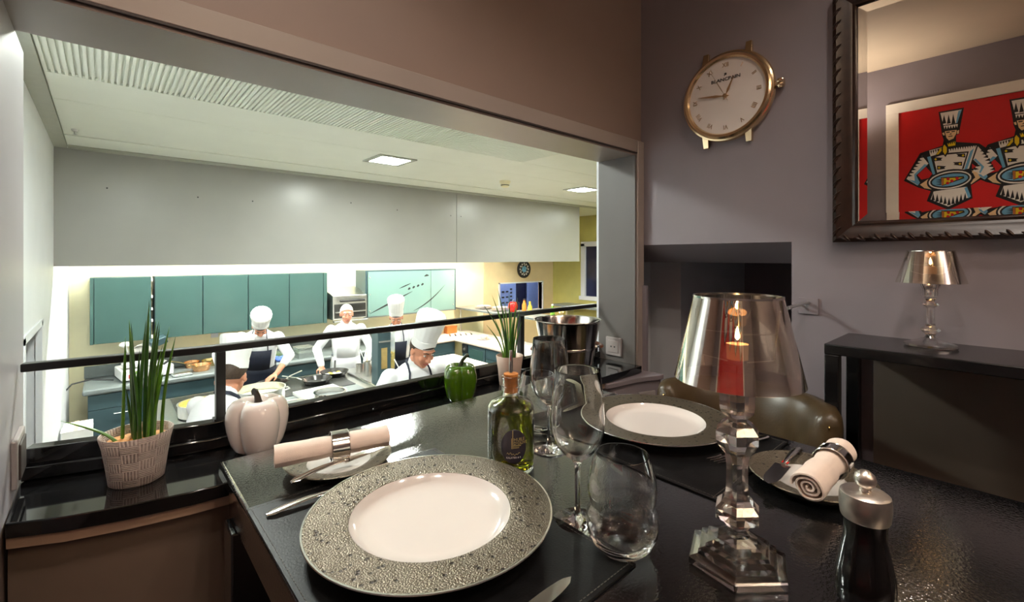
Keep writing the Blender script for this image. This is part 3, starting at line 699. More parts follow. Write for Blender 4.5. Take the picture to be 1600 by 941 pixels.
plant(.046,1.088,'spiky green plant in a woven-pattern stone pot on the left of the ledge','pot_weave',pot1,
  fan([(.010,.022,.30,.0058),(.022,.036,.30,.0058),(-.004,-.004,.27,.0056),(.030,.050,.25,.0056),(.012,.0,.25,.0056),(-.02,-.026,.23,.005),(.006,.015,.332,0.0068),(-.006,-.0095,.299,0.0065),(-.010,-.0236,.290,0.0052),(-.028,-.028,.265,0.0055),(.018,.046,.297,0.0062),(.024,.052,.283,0.0060),(.032,.058,.292,0.0060),(.036,.064,.266,0.0055),(.008,.008,.20,0.0055),(.014,.030,.22,0.0065),(-.002,.0,.24,0.0060),(.026,.040,.20,0.0065),(-.016,-.020,.17,0.0052),(-.026,-.122,.117,0.0042)],3),.072,.046,180)
pot2=[(0,0),(.031,0),(.033,.002),(.0375,.05),(.0435,.094),(.0425,.095),(.0400,.094),(.035,.075),(0,.074)]
plant(.972,1.095,'spiky green plant in a small plain beige pot beside the steel bucket','pot_plain',pot2,
  fan([(-.012,-.089,.264,.0034),(-.010,-.058,.290,.0036),(-.006,-.040,.312,.0038),(-.002,-.017,.275,.0036),(.002,-.002,.300,.0040),(.008,.026,.283,.0036),(.010,.019,.264,.0036),(-.018,-.075,.195,.0034),(.016,.039,.21,.0036),(0,.008,.25,.0040),(-.008,-.03,.23,.0036),(.012,.034,.25,.0034),(.004,.012,.22,.0042),(-.014,-.05,.22,.0034)],5),.080,.036,60)
# ice bucket
t=empty('ice_bucket',(1.185,1.035,.7002),math.radians(-20),'tall polished steel ice bucket with brown leather handle on the ledge','bucket')
MB().lathe([(0,.004),(.070,.0),(.080,.003),(.0825,.02),(.094,.105),(.1095,.190),(.1125,.1945),(.1145,.196),(.1135,.198),(.1095,.196),(.107,.190),(.0915,.105),(.080,.02),(.076,.008),(0,.008)],72).build('body','polished_steel',t)
MB().lathe([(.0935,.100),(.0957,.102),(.0957,.108),(.0945,.110)],72,closed=True).build('band','polished_steel',t)
for s in (1,-1):
    a0=-.55 if s>0 else PI-.55
    h=empty('handle',(0,0,0)); bpy.data.objects.remove(h)
    pts=[]; 
    for k in range(13):
        u=k/12; a=a0+1.1*u; r=.098+.030*math.sin(PI*u); pts.append((r*math.cos(a),r*math.sin(a),.106+.032*abs(1-2*u)**1.5*0+.034*math.sin(PI*u)*-.4+.02*u))
    hd=MB().tube(pts,.0028,8).build('handle','polished_steel',t)
    MB().tube(pts[2:11],.0075,10,.7).build('leather_wrap','strap',hd)
    for e in (pts[0],pts[-1]): MB().ell((e[0]*.985,e[1]*.985,e[2]),(.006,.006,.006),8).build('rivet','steel',hd)
# tub chair in leather
t=empty('tub_chair',(1.215,.485,0),0,'olive-brown leather tub chair tucked under the far end of the table','chair')
rings=[]; rings2=[]
for k in range(33):
    a=math.radians(98)-math.radians(178)*k/32; e=min(k,32-k); sc=1 if e>2 else (.72,.9,.97)[e]
    r=.155; cx,cy=math.cos(a),math.sin(a); ring_=[]
    for i in range(20):
        b=2*PI*i/20; cc,ss=math.cos(b),math.sin(b)
        w=.040*sc*(abs(cc)**.7*(1 if cc>0 else -1)); z=.565+.19*sc**.3*(abs(ss)**.55*(1 if ss>0 else -1))
        lean=.03*(z-.565)/.2
        ring_.append(((r+w+lean)*cx*1.0,(r+w+lean)*cy*1.08,z))
    rings.append(ring_)
MB().loft(rings).build('backrest','leather',t,angle=70)
m=MB(); top=[]
for i in range(40): 
    a=2*PI*i/40; top.append((.135*math.cos(a)*(1 if math.cos(a)>0 else 1.4),.145*math.sin(a)))
m.prism(top,.40,.475); m.build('seat','leather',t,bevel=.02)
MB().prism([(x*.96,y*.96) for x,y in top],.33,.40).build('seat_frame','black_metal',t)
for sx in (-.10,.10):
    for sy in (-.10,.10): MB().tube([(sx,sy,.335),(sx*1.15,sy*1.15,0)],[.018,.012],10).build('leg','black_metal',t)
for a in (98,-80):
    ar=math.radians(a); MB().lathe([(0,0),(.006,0),(.005,.002),(0,.003)],12).build('stud','brass',t,(.18*math.cos(ar),.195*math.sin(ar),.715),(PI/2 if a>0 else -PI/2*-1,0,0))
# console
t=empty('console_table',(1.435,-.20,0),0,'narrow black console table against the wall under the mirror','console table')
box('table_top','console_black',(-.12,.12,-.56,.52,.873,.898),t,bevel=.002)
for sx in (-.105,.105):
    for sy in (-.545,.505): box('leg','console_black',(sx-.0148,sx+.0148,sy-.0148,sy+.0148,0,.873),t,bevel=.002)
box('back_panel','console_panel',(.095,.119,-.53,.46,.05,.872),t)
# wall bracket
t=empty('wall_bracket',(1.56,.418,.965),0,'small grey wall bracket with a projecting bar beside the niche','bracket')
box('plate','grey_wall',(-.006,0,-.026,.026,-.024,.024),t,bevel=.001)
MB().tube([(-.004,0,.010),(-.15,.01,.004)],.005,8).build('bar','steel',t); MB().tube([(-.004,0,-.012),(-.05,.004,.006)],.003,8).build('brace','steel',t)
# mirror
mr=empty('wall_mirror',(1.558,-.14,1.503),-PI/2,'large wall mirror in a carved dark wooden frame','mirror')
gw,gh,fw=.436,.295,.056       # half glass width, half height, frame width
def bar(horizontal,sgn):
    m=MB(); prof=[(0,-.012),(.006,-.020),(.012,-.018),(.020,-.024),(.034,-.026),(.046,-.034),(.056,-.026),(.056,0),(0,0)]
    n=22; rr=[]
    for k in (0,1):
        s=-1 if k==0 else 1; ring_=[]
        for o,y in prof:
            if horizontal: ring_.append((s*(gw+o),y,sgn*(gh+o)))
            else: ring_.append((sgn*(gw+o),y,s*(gh+o)))
        rr.append(ring_)
    m.loft(rr)
    Ln=(gw if horizontal else gh)
    k=-Ln-.03
    while k<Ln+.03:
        for j,(o,ang) in enumerate(((.047,.5),(.044,.9))):
            c=(k+.008*j,-.032,sgn*(gh+o)) if horizontal else (sgn*(gw+o),-.032,k+.008*j)
            R=rotm('Y',ang if horizontal else ang+PI/2); m.ell(c,(.013,.005,.0035),8,R)
        k+=.034
    m.build('frame_bar','frame_wood',mr,angle=50)
for h in (True,False):
    for s in (-1,1): bar(h,s)
bw=.020; dz=bw*math.tan(math.radians(2.4))
box('back_board','dark_plastic',(-gw,gw,-.008,0,-gh,gh),mr)
MB().add([(-gw+bw,-.012,-gh+bw),(gw-bw,-.012,-gh+bw),(gw-bw,-.012,gh-bw),(-gw+bw,-.012,gh-bw)],[(0,1,2,3)]).build('mirror_glass','mirror',mr,smooth=False)
I=[(-gw+bw,-.012,-gh+bw),(gw-bw,-.012,-gh+bw),(gw-bw,-.012,gh-bw),(-gw+bw,-.012,gh-bw)]; O=[(-gw,-.012-dz,-gh),(gw,-.012-dz,-gh),(gw,-.012-dz,gh),(-gw,-.012-dz,gh)]
for k in range(4):
    MB().add([O[k],O[(k+1)%4],I[(k+1)%4],I[k]],[(0,1,2,3)]).build('bevel_strip','mirror',mr,smooth=False)
# wall clock shaped like a watch
ck=empty('wall_clock',(1.56,.652,1.646),-PI/2,'round gold-rimmed wall clock shaped like a wristwatch','clock')
m=MB(); m.M=Matrix.Rotation(PI/2,4,'X')
m.lathe([(0,0),(.136,0),(.147,.004),(.150,.012),(.147,.020),(.142,.022),(.141,.026),(.136,.031),(.128,.030),(.124,.024),(.124,.020),(0,.020)],96).build('case','gold',ck,angle=30)
m=MB(); m.M=Matrix.Rotation(PI/2,4,'X'); m.lathe([(0,.0202),(.1238,.0202),(.1238,.0212),(0,.0215)],96).build('dial','clock_dial',ck)
DY=-.0222
nums=['XII','I','II','III','IIII','V','VI','VII','VIII','IX','X','XI']
for k,nm in enumerate(nums):
    a=PI/2-2*PI*k/12; m=MB().text(nm,.021); 
    R=Matrix.Rotation(-(a-PI/2),4,'Y'); m.v=[tuple(R@Vector((p[0]*.85,p[1],p[2]))+Vector((.103*math.cos(a),DY,.103*math.sin(a)))) for p in m.v]
    m.build('numeral','gold',ck,smooth=False)
m=MB().text('BLANCPAIN',.0155,bold=.0002); m.v=[(p[0]*1.15,p[1]+DY,p[2]+.056) for p in m.v]; m.build('lettering','clock_black',ck,smooth=False)
m=MB().text('JB',.010,bold=.0003); m.v=[(p[0],p[1]+DY,p[2]+.073) for p in m.v]; m.build('emblem','clock_black',ck,smooth=False)
def hand(name,ang,L,w,y,tail=.012):
    m=MB(); m.M=Matrix.Translation((0,y,0))@Matrix.Rotation(ang,4,'Y')@Matrix.Rotation(PI/2,4,'X')
    m.prism([(-w*.3,-tail),(w*.3,-tail),(w*.35,.01),(w,.35*L),(w*.2,L),(-w*.2,L),(-w,.35*L),(-w*.35,.01)],0,.0012); m.build(name,'gold',ck,smooth=False)
hand('hour_hand',math.radians(24),.062,.0042,-.0225); hand('minute_hand',math.radians(-81),.094,.0042,-.0245); hand('second_hand',math.radians(-28),.098,.0010,-.0265,.02)
m=MB(); m.M=Matrix.Rotation(PI/2,4,'X'); m.lathe([(0,.0215),(.007,.0215),(.007,.029),(0,.030)],24).build('hub','gold',ck)
m=MB(); m.M=Matrix.Translation((.149,-.014,0))@Matrix.Rotation(PI/2,4,'Y'); m.lathe([(0,0),(.006,0),(.006,.006),(.0125,.007),(.014,.010),(.014,.020),(.011,.024),(0,.025)],36,lambda th,z:1+.05*math.cos(18*th)).build('crown','gold',ck)
for sx in (-1,1):
    for sz in (-1,1):
        m=MB(); m.prism([(sx*.070-.011,0),(sx*.070+.011,0),(sx*.070+.009,.040),(sx*.070-.009,.040)],.002,.020)
        m.v=[(x,-z*(1-.35*y/.040),sz*(.122+y)) for x,y,z in m.v]; 
        if sz<0: m.f=[f[::-1] for f in m.f]
        m.f=[f[::-1] for f in m.f]
        m.build('lug','gold',ck,bevel=.001)
# picture on the wall opposite (seen in the mirror)
pc=empty('framed_picture',(-1.1,.306,0),PI/2,'red picture of cooks holding plates, in a white frame, reflected in the mirror','picture')
PX0,PX1,PZ0,PZ1=.262,-1.10,1.17,2.127      # print edges (local x to the left as seen in the mirror)
m=MB(); fw=.07
m.box(PX1-fw,PX0+fw,-.022,-.001,PZ1,PZ1+fw); m.box(PX1-fw,PX0+fw,-.022,-.001,PZ0-fw,PZ0); m.box(PX0,PX0+fw,-.022,-.001,PZ0,PZ1); m.box(PX1-fw,PX1,-.022,-.001,PZ0,PZ1)
m.build('frame','white_frame',pc,bevel=.002)
box('backing','print_red',(PX1,PX0,-.010,-.001,PZ0,PZ1),pc,label='red printed ground')
POSTER=[('K',[(-0.057,2.088),(0.065,2.088),(0.046,1.952),(0.044,1.923),(0.028,1.914),(0.028,1.870),(0.134,1.841),(0.163,1.809),(0.180,1.745),(0.211,1.663),(0.202,1.644),(0.146,1.623),(0.146,1.611),(0.097,1.575),(0.105,1.491),(-0.009,1.425),(-0.116,1.493),(-0.096,1.559),(-0.157,1.589),(-0.235,1.646),(-0.150,1.826),(-0.037,1.858),(-0.031,1.896),(-0.040,1.928),(-0.043,1.963)]),('R',[(-0.163,1.677),(-0.120,1.728),(-0.088,1.676),(-0.104,1.650),(-0.143,1.643)]),('R',[(0.102,1.716),(0.134,1.678),(0.102,1.683)]),('W',[(-0.048,2.078),(0.055,2.077),(0.034,1.993),(-0.033,1.993)]),('K',[(-0.039,2.003),(-0.030,2.063),(-0.019,2.004)]),('K',[(-0.016,1.998),(-0.008,2.061),(0.003,1.999)]),('K',[(0.006,1.993),(0.014,2.059),(0.025,1.994)]),('K',[(0.028,1.988),(0.036,2.058),(0.047,1.989)]),('S',[(0.039,2.071),(0.055,2.077),(0.034,1.993),(0.027,1.995)]),('W',[(-0.032,1.988),(0.037,1.986),(0.033,1.964),(-0.028,1.966)]),('K',[(-0.028,1.966),(-0.022,1.987),(-0.016,1.966)]),('K',[(-0.015,1.965),(-0.010,1.986),(-0.004,1.965)]),('K',[(-0.003,1.964),(0.003,1.985),(0.008,1.964)]),('K',[(0.010,1.964),(0.015,1.984),(0.021,1.963)]),('K',[(0.022,1.963),(0.027,1.983),(0.033,1.962)]),('F',[(-0.026,1.951),(0.031,1.949),(0.029,1.926),(0.016,1.895),(-0.006,1.886),(-0.018,1.906)]),('F',[(-0.039,1.942),(-0.029,1.944),(-0.026,1.925),(-0.034,1.926)]),('F',[(0.033,1.943),(0.042,1.946),(0.041,1.924),(0.033,1.921)]),('K',[(-0.020,1.945),(-0.002,1.945),(-0.002,1.938),(-0.019,1.938)]),('K',[(0.006,1.945),(0.023,1.945),(0.023,1.939),(0.006,1.938)]),('K',[(-0.010,1.915),(0.011,1.916),(0.011,1.910),(-0.009,1.910)]),('K',[(0.001,1.936),(0.008,1.925),(-0.003,1.923),(-0.004,1.927),(0.002,1.928)]),('Y',[(-0.014,1.869),(0.025,1.874),(0.025,1.848),(-0.009,1.846)]),('K',[(-0.012,1.869),(-0.008,1.856),(-0.004,1.870)]),('K',[(-0.003,1.870),(0.002,1.857),(0.005,1.871)]),('K',[(0.006,1.870),(0.011,1.858),(0.014,1.872)]),('K',[(0.016,1.871),(0.020,1.859),(0.024,1.872)]),('W',[(-0.104,1.835),(-0.040,1.846),(-0.043,1.825),(0.034,1.832),(0.123,1.829),(0.088,1.685),(-0.072,1.673)]),('S',[(-0.114,1.793),(-0.096,1.797),(-0.072,1.673),(-0.085,1.668)]),('S',[(0.094,1.797),(0.111,1.814),(0.081,1.686),(0.065,1.681)]),('K',[(-0.096,1.795),(-0.043,1.807),(0.088,1.798),(0.064,1.688),(0.055,1.685),(0.079,1.790),(-0.040,1.794),(-0.081,1.783),(-0.062,1.672),(-0.072,1.669)]),('K',[(-0.133,1.823),(-0.128,1.802),(-0.124,1.828)]),('K',[(-0.122,1.825),(-0.116,1.805),(-0.112,1.831)]),('K',[(-0.110,1.828),(-0.104,1.807),(-0.100,1.833)]),('K',[(-0.098,1.830),(-0.092,1.810),(-0.089,1.835)]),('K',[(-0.087,1.832),(-0.081,1.812),(-0.077,1.837)]),('K',[(-0.075,1.835),(-0.069,1.814),(-0.066,1.840)]),('K',[(-0.064,1.837),(-0.058,1.817),(-0.054,1.842)]),('K',[(-0.052,1.839),(-0.046,1.819),(-0.043,1.844)]),('K',[(-0.003,1.836),(0.003,1.812),(0.007,1.838)]),('K',[(0.009,1.837),(0.014,1.813),(0.019,1.838)]),('K',[(0.021,1.837),(0.026,1.813),(0.030,1.839)]),('K',[(0.032,1.838),(0.038,1.814),(0.042,1.839)]),('K',[(0.044,1.838),(0.049,1.814),(0.053,1.840)]),('K',[(0.055,1.839),(0.060,1.815),(0.065,1.840)]),('K',[(0.066,1.839),(0.072,1.815),(0.076,1.841)]),('K',[(0.078,1.839),(0.083,1.816),(0.087,1.841)]),('K',[(0.089,1.840),(0.094,1.816),(0.098,1.841)]),('K',[(0.100,1.840),(0.105,1.817),(0.109,1.842)]),('K',[(0.111,1.841),(0.116,1.817),(0.121,1.842)]),('K',[(-0.050,1.843),(-0.009,1.849),(-0.006,1.810),(-0.023,1.778),(-0.037,1.806),(-0.072,1.799)]),('Y',[(-0.069,1.801),(-0.043,1.849),(-0.041,1.824),(-0.056,1.803)]),('Y',[(-0.028,1.863),(-0.016,1.841),(-0.016,1.810),(-0.025,1.794),(-0.035,1.816),(-0.035,1.847)]),('K',[(-0.081,1.787),(-0.036,1.776),(-0.045,1.767),(-0.039,1.759),(-0.081,1.759)]),('Y',[(-0.078,1.772),(-0.071,1.780),(-0.064,1.770),(-0.071,1.763)]),('K',[(-0.064,1.727),(-0.020,1.717),(-0.029,1.708),(-0.023,1.700),(-0.064,1.699)]),('Y',[(-0.061,1.713),(-0.054,1.720),(-0.047,1.711),(-0.054,1.703)]),('K',[(0.071,1.787),(0.028,1.791),(0.037,1.779),(0.031,1.774),(0.071,1.760)]),('Y',[(0.054,1.776),(0.061,1.784),(0.068,1.774),(0.061,1.767)]),('K',[(0.056,1.735),(0.013,1.738),(0.022,1.727),(0.016,1.721),(0.056,1.708)]),('Y',[(0.039,1.724),(0.046,1.731),(0.053,1.722),(0.046,1.715)]),('W',[(-0.140,1.806),(-0.107,1.748),(-0.170,1.678),(-0.153,1.627),(-0.163,1.606),(-0.221,1.658)]),('S',[(-0.127,1.747),(-0.111,1.740),(-0.170,1.676),(-0.150,1.624),(-0.160,1.606),(-0.211,1.652),(-0.177,1.639),(-0.180,1.684)]),('K',[(-0.214,1.693),(-0.188,1.675),(-0.209,1.672)]),('K',[(-0.204,1.713),(-0.178,1.695),(-0.199,1.693)]),('K',[(-0.194,1.733),(-0.168,1.715),(-0.189,1.713)]),('K',[(-0.183,1.753),(-0.158,1.735),(-0.179,1.733)]),('K',[(-0.173,1.773),(-0.148,1.755),(-0.169,1.752)]),('K',[(-0.163,1.792),(-0.138,1.774),(-0.159,1.772)]),('K',[(-0.153,1.812),(-0.128,1.794),(-0.149,1.792)]),('W',[(0.129,1.823),(0.157,1.773),(0.202,1.660),(0.152,1.626),(0.134,1.653),(0.146,1.685),(0.108,1.740)]),('S',[(0.110,1.740),(0.118,1.747),(0.157,1.687),(0.140,1.648),(0.134,1.657),(0.146,1.685)]),('K',[(0.158,1.802),(0.137,1.789),(0.161,1.783)]),('K',[(0.166,1.781),(0.144,1.768),(0.168,1.762)]),('K',[(0.173,1.760),(0.152,1.747),(0.175,1.741)]),('K',[(0.181,1.739),(0.159,1.726),(0.183,1.721)]),('K',[(0.188,1.718),(0.166,1.705),(0.190,1.700)]),('K',[(0.195,1.698),(0.174,1.685),(0.197,1.679)]),('K',[(0.202,1.677),(0.181,1.664),(0.205,1.659)]),('F',[(-0.150,1.609),(-0.107,1.643),(-0.104,1.590),(-0.091,1.570),(-0.127,1.582)]),('F',[(0.100,1.673),(0.126,1.655),(0.140,1.620),(0.097,1.582),(0.094,1.601),(0.117,1.623)]),('K',[(0.109,1.631),(0.108,1.616),(0.102,1.600),(0.091,1.585),(0.075,1.572),(0.056,1.562),(0.033,1.554),(0.009,1.549),(-0.017,1.548),(-0.041,1.551),(-0.064,1.557),(-0.084,1.566),(-0.099,1.579),(-0.110,1.593),(-0.115,1.610),(-0.114,1.626),(-0.107,1.643),(-0.095,1.658),(-0.077,1.671),(-0.057,1.682),(-0.033,1.689),(-0.008,1.693),(0.017,1.693),(0.041,1.689),(0.063,1.683),(0.081,1.673),(0.095,1.661),(0.105,1.647)]),('W',[(0.099,1.632),(0.098,1.619),(0.092,1.607),(0.082,1.595),(0.067,1.584),(0.049,1.575),(0.028,1.569),(0.006,1.565),(-0.017,1.564),(-0.040,1.565),(-0.060,1.570),(-0.078,1.578),(-0.092,1.588),(-0.102,1.600),(-0.106,1.613),(-0.105,1.626),(-0.098,1.639),(-0.087,1.652),(-0.071,1.663),(-0.052,1.671),(-0.030,1.678),(-0.008,1.681),(0.015,1.681),(0.037,1.679),(0.057,1.674),(0.074,1.666),(0.086,1.656),(0.095,1.645)]),('K',[(0.092,1.632),(0.091,1.621),(0.085,1.610),(0.075,1.599),(0.062,1.590),(0.045,1.582),(0.026,1.577),(0.005,1.573),(-0.017,1.572),(-0.037,1.574),(-0.056,1.578),(-0.073,1.584),(-0.086,1.592),(-0.094,1.602),(-0.098,1.613),(-0.097,1.625),(-0.091,1.636),(-0.080,1.647),(-0.066,1.656),(-0.048,1.664),(-0.028,1.669),(-0.007,1.672),(0.015,1.673),(0.035,1.671),(0.053,1.667),(0.069,1.660),(0.081,1.652),(0.088,1.642)]),('S',[(0.084,1.631),(0.083,1.622),(0.077,1.613),(0.068,1.605),(0.056,1.597),(0.040,1.591),(0.023,1.586),(0.004,1.583),(-0.016,1.582),(-0.035,1.583),(-0.052,1.586),(-0.067,1.591),(-0.078,1.598),(-0.086,1.605),(-0.089,1.614),(-0.088,1.623),(-0.082,1.632),(-0.073,1.641),(-0.059,1.649),(-0.043,1.655),(-0.025,1.659),(-0.005,1.662),(0.014,1.663),(0.032,1.661),(0.049,1.658),(0.063,1.653),(0.074,1.647),(0.081,1.639)]),('K',[(-0.072,1.632),(-0.043,1.635),(-0.043,1.626)]),('K',[(-0.072,1.621),(-0.043,1.625),(-0.043,1.616)]),('K',[(-0.072,1.611),(-0.043,1.614),(-0.043,1.606)]),('K',[(-0.072,1.600),(-0.043,1.604),(-0.043,1.595)]),('K',[(-0.046,1.646),(0.064,1.640),(0.067,1.625),(-0.040,1.587)]),('Y',[(-0.031,1.638),(0.061,1.632),(-0.031,1.595)]),('B',[(-0.043,1.642),(-0.032,1.642),(-0.032,1.592),(-0.042,1.592)]),('R',[(-0.002,1.630),(-0.004,1.623),(-0.010,1.620),(-0.016,1.624),(-0.019,1.632),(-0.016,1.639),(-0.010,1.641),(-0.004,1.637)]),('R',[(0.017,1.614),(0.014,1.608),(0.008,1.605),(0.002,1.609),(0.000,1.617),(0.002,1.624),(0.008,1.626),(0.014,1.622)]),('R',[(-0.003,1.602),(-0.006,1.596),(-0.012,1.593),(-0.018,1.597),(-0.021,1.605),(-0.018,1.612),(-0.012,1.614),(-0.006,1.610)]),('R',[(0.041,1.627),(0.039,1.621),(0.033,1.618),(0.027,1.622),(0.024,1.630),(0.027,1.636),(0.033,1.639),(0.039,1.635)]),('W',[(-0.081,1.555),(0.076,1.569),(0.097,1.504),(-0.009,1.447),(-0.096,1.502)]),('S',[(0.067,1.560),(0.079,1.569),(0.097,1.504),(0.085,1.493)]),('K',[(-0.093,1.493),(-0.083,1.547),(-0.075,1.495)]),('K',[(-0.073,1.483),(-0.063,1.537),(-0.055,1.485)]),('K',[(-0.053,1.474),(-0.043,1.527),(-0.036,1.476)]),('K',[(-0.034,1.464),(-0.024,1.517),(-0.016,1.466)]),('K',[(-0.015,1.455),(-0.005,1.508),(0.003,1.457)]),('K',[(0.005,1.461),(0.014,1.514),(0.022,1.463)]),('K',[(0.024,1.467),(0.033,1.519),(0.041,1.469)]),('K',[(0.042,1.473),(0.052,1.525),(0.059,1.475)]),('K',[(0.061,1.479),(0.071,1.531),(0.078,1.480)])]
PM={'K':'print_black','W':'print_white','S':'print_sky','Y':'print_yellow','F':'print_skin','R':'print_red','B':'print_brown'}
def cook(dx):
    m=MB(); names=list(PM); lay=0
    for c,pts in POSTER:
        lay+=1; m.mi=names.index(c); y=-.0102-.000012*lay
        ps=[(-u-dx,y,z) for u,z in pts]
        a=sum(ps[i][0]*ps[(i+1)%len(ps)][2]-ps[(i+1)%len(ps)][0]*ps[i][2] for i in range(len(ps)))
        if a<0: ps=ps[::-1]
        m.add(ps,[tuple(range(len(ps)))])
    m.build('printed_cook',[PM[k] for k in names],pc,smooth=False)
for k in range(4): cook(.322*k)

# ================================================================== KITCHEN FURNITURE
def handle_bar(p,x,y,z,L,vertical=False,m='steel'):
    a=(x,y-.02,z-L/2) if vertical else (x-L/2,y-.02,z); b=(x,y-.02,z+L/2) if vertical else (x+L/2,y-.02,z)
    mb=MB().tube([a,b],.005,8).tube([a,(a[0],y,a[2])],.004,6).tube([b,(b[0],y,b[2])],.004,6); return mb.build('handle',m,p)
def wall_cab(x0,x1,lab,endl=False,endr=False):
    t=empty('wall_cabinet',(x0,6.55,.18),0,lab,'cabinet','teal wall cabinets'); w=x1-x0
    box('carcass','teal_dark',(0,w,.022,.33,0,.71),t,bevel=.002)
    a=.034 if endl else .004; b=w-(.054 if endr else .004)
    d=box('door','teal',(a,b,0,.02,.004,.706),t,bevel=.002)
    if endl: box('end_panel','teal',(0,.028,0,.02,0,.71),t,bevel=.002)
    if endr: box('end_panel','teal',(w-.048,w,0,.02,0,.71),t,bevel=.002)
    return t
c1=wall_cab(-.109,.400,'teal wall cabinet farthest left, above the slicer',endl=True)
m=MB()
for z in (.02,.20,.33,.47,.66): box('hinge','kitchen_white',(.511,.524,.0,.02,z,z+.03),c1)
wall_cab(.432,.887,'teal wall cabinet second from the left')
wall_cab(.889,1.369,'teal wall cabinet in the middle of the row of five')
wall_cab(1.371,1.856,'teal wall cabinet behind the cook in the tipped hat')
wall_cab(1.858,2.357,'teal wall cabinet farthest right, next to the steel hood',endr=True)
box('wall_outlet','kitchen_white',(1.02,1.10,6.885,6.899,.08,.14),bevel=.002); o=bpy.data.objects['wall_outlet']; tag(o,'white outlet on the cream wall under the teal cabinets','socket')
# glass-fronted cabinet
t=empty('glass_cabinet',(2.90,6.5,.20),0,'frosted glass fronted wall cabinet with dark sweeping lines','cabinet')
box('back','kitchen_white',(0,1.63,.35,.38,0,.71),t)
for x0 in (0,1.60): box('side_panel','teal_dark',(x0,x0+.03,0,.35,0,.71),t,bevel=.002)
box('top','teal_dark',(.03,1.60,.0,.35,.69,.71),t); box('bottom','worktop_edge',(.03,1.60,0,.35,0,.02),t); box('shelf','kitchen_white',(.03,1.60,.03,.34,.34,.355),t)
for i,(a,b) in enumerate(((.035,1.115),(1.125,1.595))):
    d=box('glass_door','frosted',(a,b,-.012,-.002,.02,.69),t,bevel=.001)
    for z in (.1,.35,.6): MB().lathe([(0,0),(.012,0),(.010,.006),(0,.008)],10).build('hinge_cap','steel',d,(a+.03 if i==0 else b-.03,-.0125,z),(PI/2,0,0))
def decal(pts,w):
    m=MB(); n=len(pts); vs=[]
    for i,(x,z) in enumerate(pts):
        ww=w*math.sin(PI*(i+.4)/(n-.2)); vs+= [(x,-.0126,z-ww),(x,-.0126,z+ww)]
    m.add(vs,[(2*i,2*i+2,2*i+3,2*i+1) for i in range(n-1)]); m.build('dark_line','dark_plastic',t,smooth=False)
decal([(.06+.09*i,.06+.038*i+.0*i*i) for i in range(9)],.016); decal([(.80+.085*i,.05+.028*i+.004*i*i) for i in range(8)],.012); decal([(.55+.05*i,.42+.018*i) for i in range(5)],.010)
for k in range(4): decal([(.70+.08*k,.40+.02*k),(.72+.08*k,.41+.02*k),(.745+.08*k,.415+.02*k)],.020)
decal([(1.0,.60),(1.04,.615),(1.08,.61)],.018)
# steel hood / grill on the back wall
t=empty('salamander_grill',(2.40,6.45,.22),0,'stainless steel wall grill with black handle between the cabinets','grill')
m=MB(); m.prism([(0,0),(.0,.34),(.44,.44),(.44,0)],0,.50); m.v=[(z,x,y) for x,y,z in m.v]; m.f=[f for f in m.f]; m.build('housing','steel',t,bevel=.004)
box('cavity','hob_black',(.02,.48,-.006,.0,.02,.22),t); box('grid','steel',(.03,.47,-.03,-.004,.10,.115),t); box('drip_tray','steel',(.0,.5,-.06,.0,-.03,-.01),t,bevel=.002)
b=MB().tube([(.08,-.06,.27),(.44,-.06,.27)],.016,10).tube([(.10,-.06,.27),(.10,0,.27)],.008).tube([(.42,-.06,.27),(.42,0,.27)],.008); b.build('handle','dark_plastic',t)
# base cabinets and worktops
def base_cab(x0,x1,y,lab,rz=0,loc=None,control=False):
    t=empty('base_cabinet',loc or (x0,y,KF),rz,lab,'cabinet','blue-grey base cabinets'); w=x1-x0
    box('carcass','teal_dark',(0,w,.022,.56,.10,.858),t); box('plinth','dark_plastic',(.01,w-.01,.06,.5,0,.10),t)
    if control:
        box('control_panel','dark_plastic',(.02,.16,-.002,.022,.70,.84),t); MB().lathe([(0,0),(.022,0),(.018,.02),(0,.022)],14).build('knob','steel',t,(.09,-.002,.77),(PI/2,0,0))
        d=box('door','teal_dark',(.18,w-.003,0,.02,.105,.85),t,bevel=.003)
        box('door_panel','teal',(.22,w-.05,-.004,.002,.16,.80),d,bevel=.003)
    else:
        d=box('drawer','teal_dark',(.003,w-.003,0,.02,.70,.85),t,bevel=.003); d2=box('door','teal_dark',(.003,w-.003,0,.02,.105,.695),t,bevel=.003)
        handle_bar(d2,w/2,0,.64,.16)
    return t
names=['blue-grey base cabinet at the left end of the back counter','blue-grey base cabinet under the copper pans','blue-grey base cabinet behind the cook in the tipped hat','blue-grey base cabinet under the clear storage box','blue-grey base cabinet behind the white-haired cook','blue-grey base cabinet right behind the white-haired cook, under the steel grill','blue-grey base cabinet behind the cook with dark apron','blue-grey base cabinet in the far right corner of the back counter']
xs=[-.12,.44,1.0,1.56,2.12,2.68,3.24,3.80,4.36]
for i,n in enumerate(names): base_cab(xs[i],xs[i+1],6.28,n)
for i,n in enumerate(['blue-grey base cabinet with a round control knob at the corner','blue-grey panelled base cabinet behind the green pepper','blue-grey panelled base cabinet behind the second plant','blue-grey panelled base cabinet behind the bucket']):
    base_cab(0,.62,0,n,-PI/2,(4.36,6.10-.63*i,KF),control=(i==0))
def worktop(name,pts,z0,z1,m,lab,cat='worktop'):
    o=MB().prism(pts,z0,z1).build(name,m,bevel=.02); tag(o,lab,cat); return o
worktop('worktop',[(-.16,6.25),(3.35,6.25),(3.35,6.895),(-.16,6.895)],-.291,WT,'worktop','long grey worktop along the cream back wall')
worktop('worktop',[(3.355,6.25),(4.33,6.25),(4.33,3.60),(5.0,3.60),(5.0,6.885),(3.355,6.885)],-.291,WT,'white_top','pale L-shaped worktop in the right corner of the kitchen')
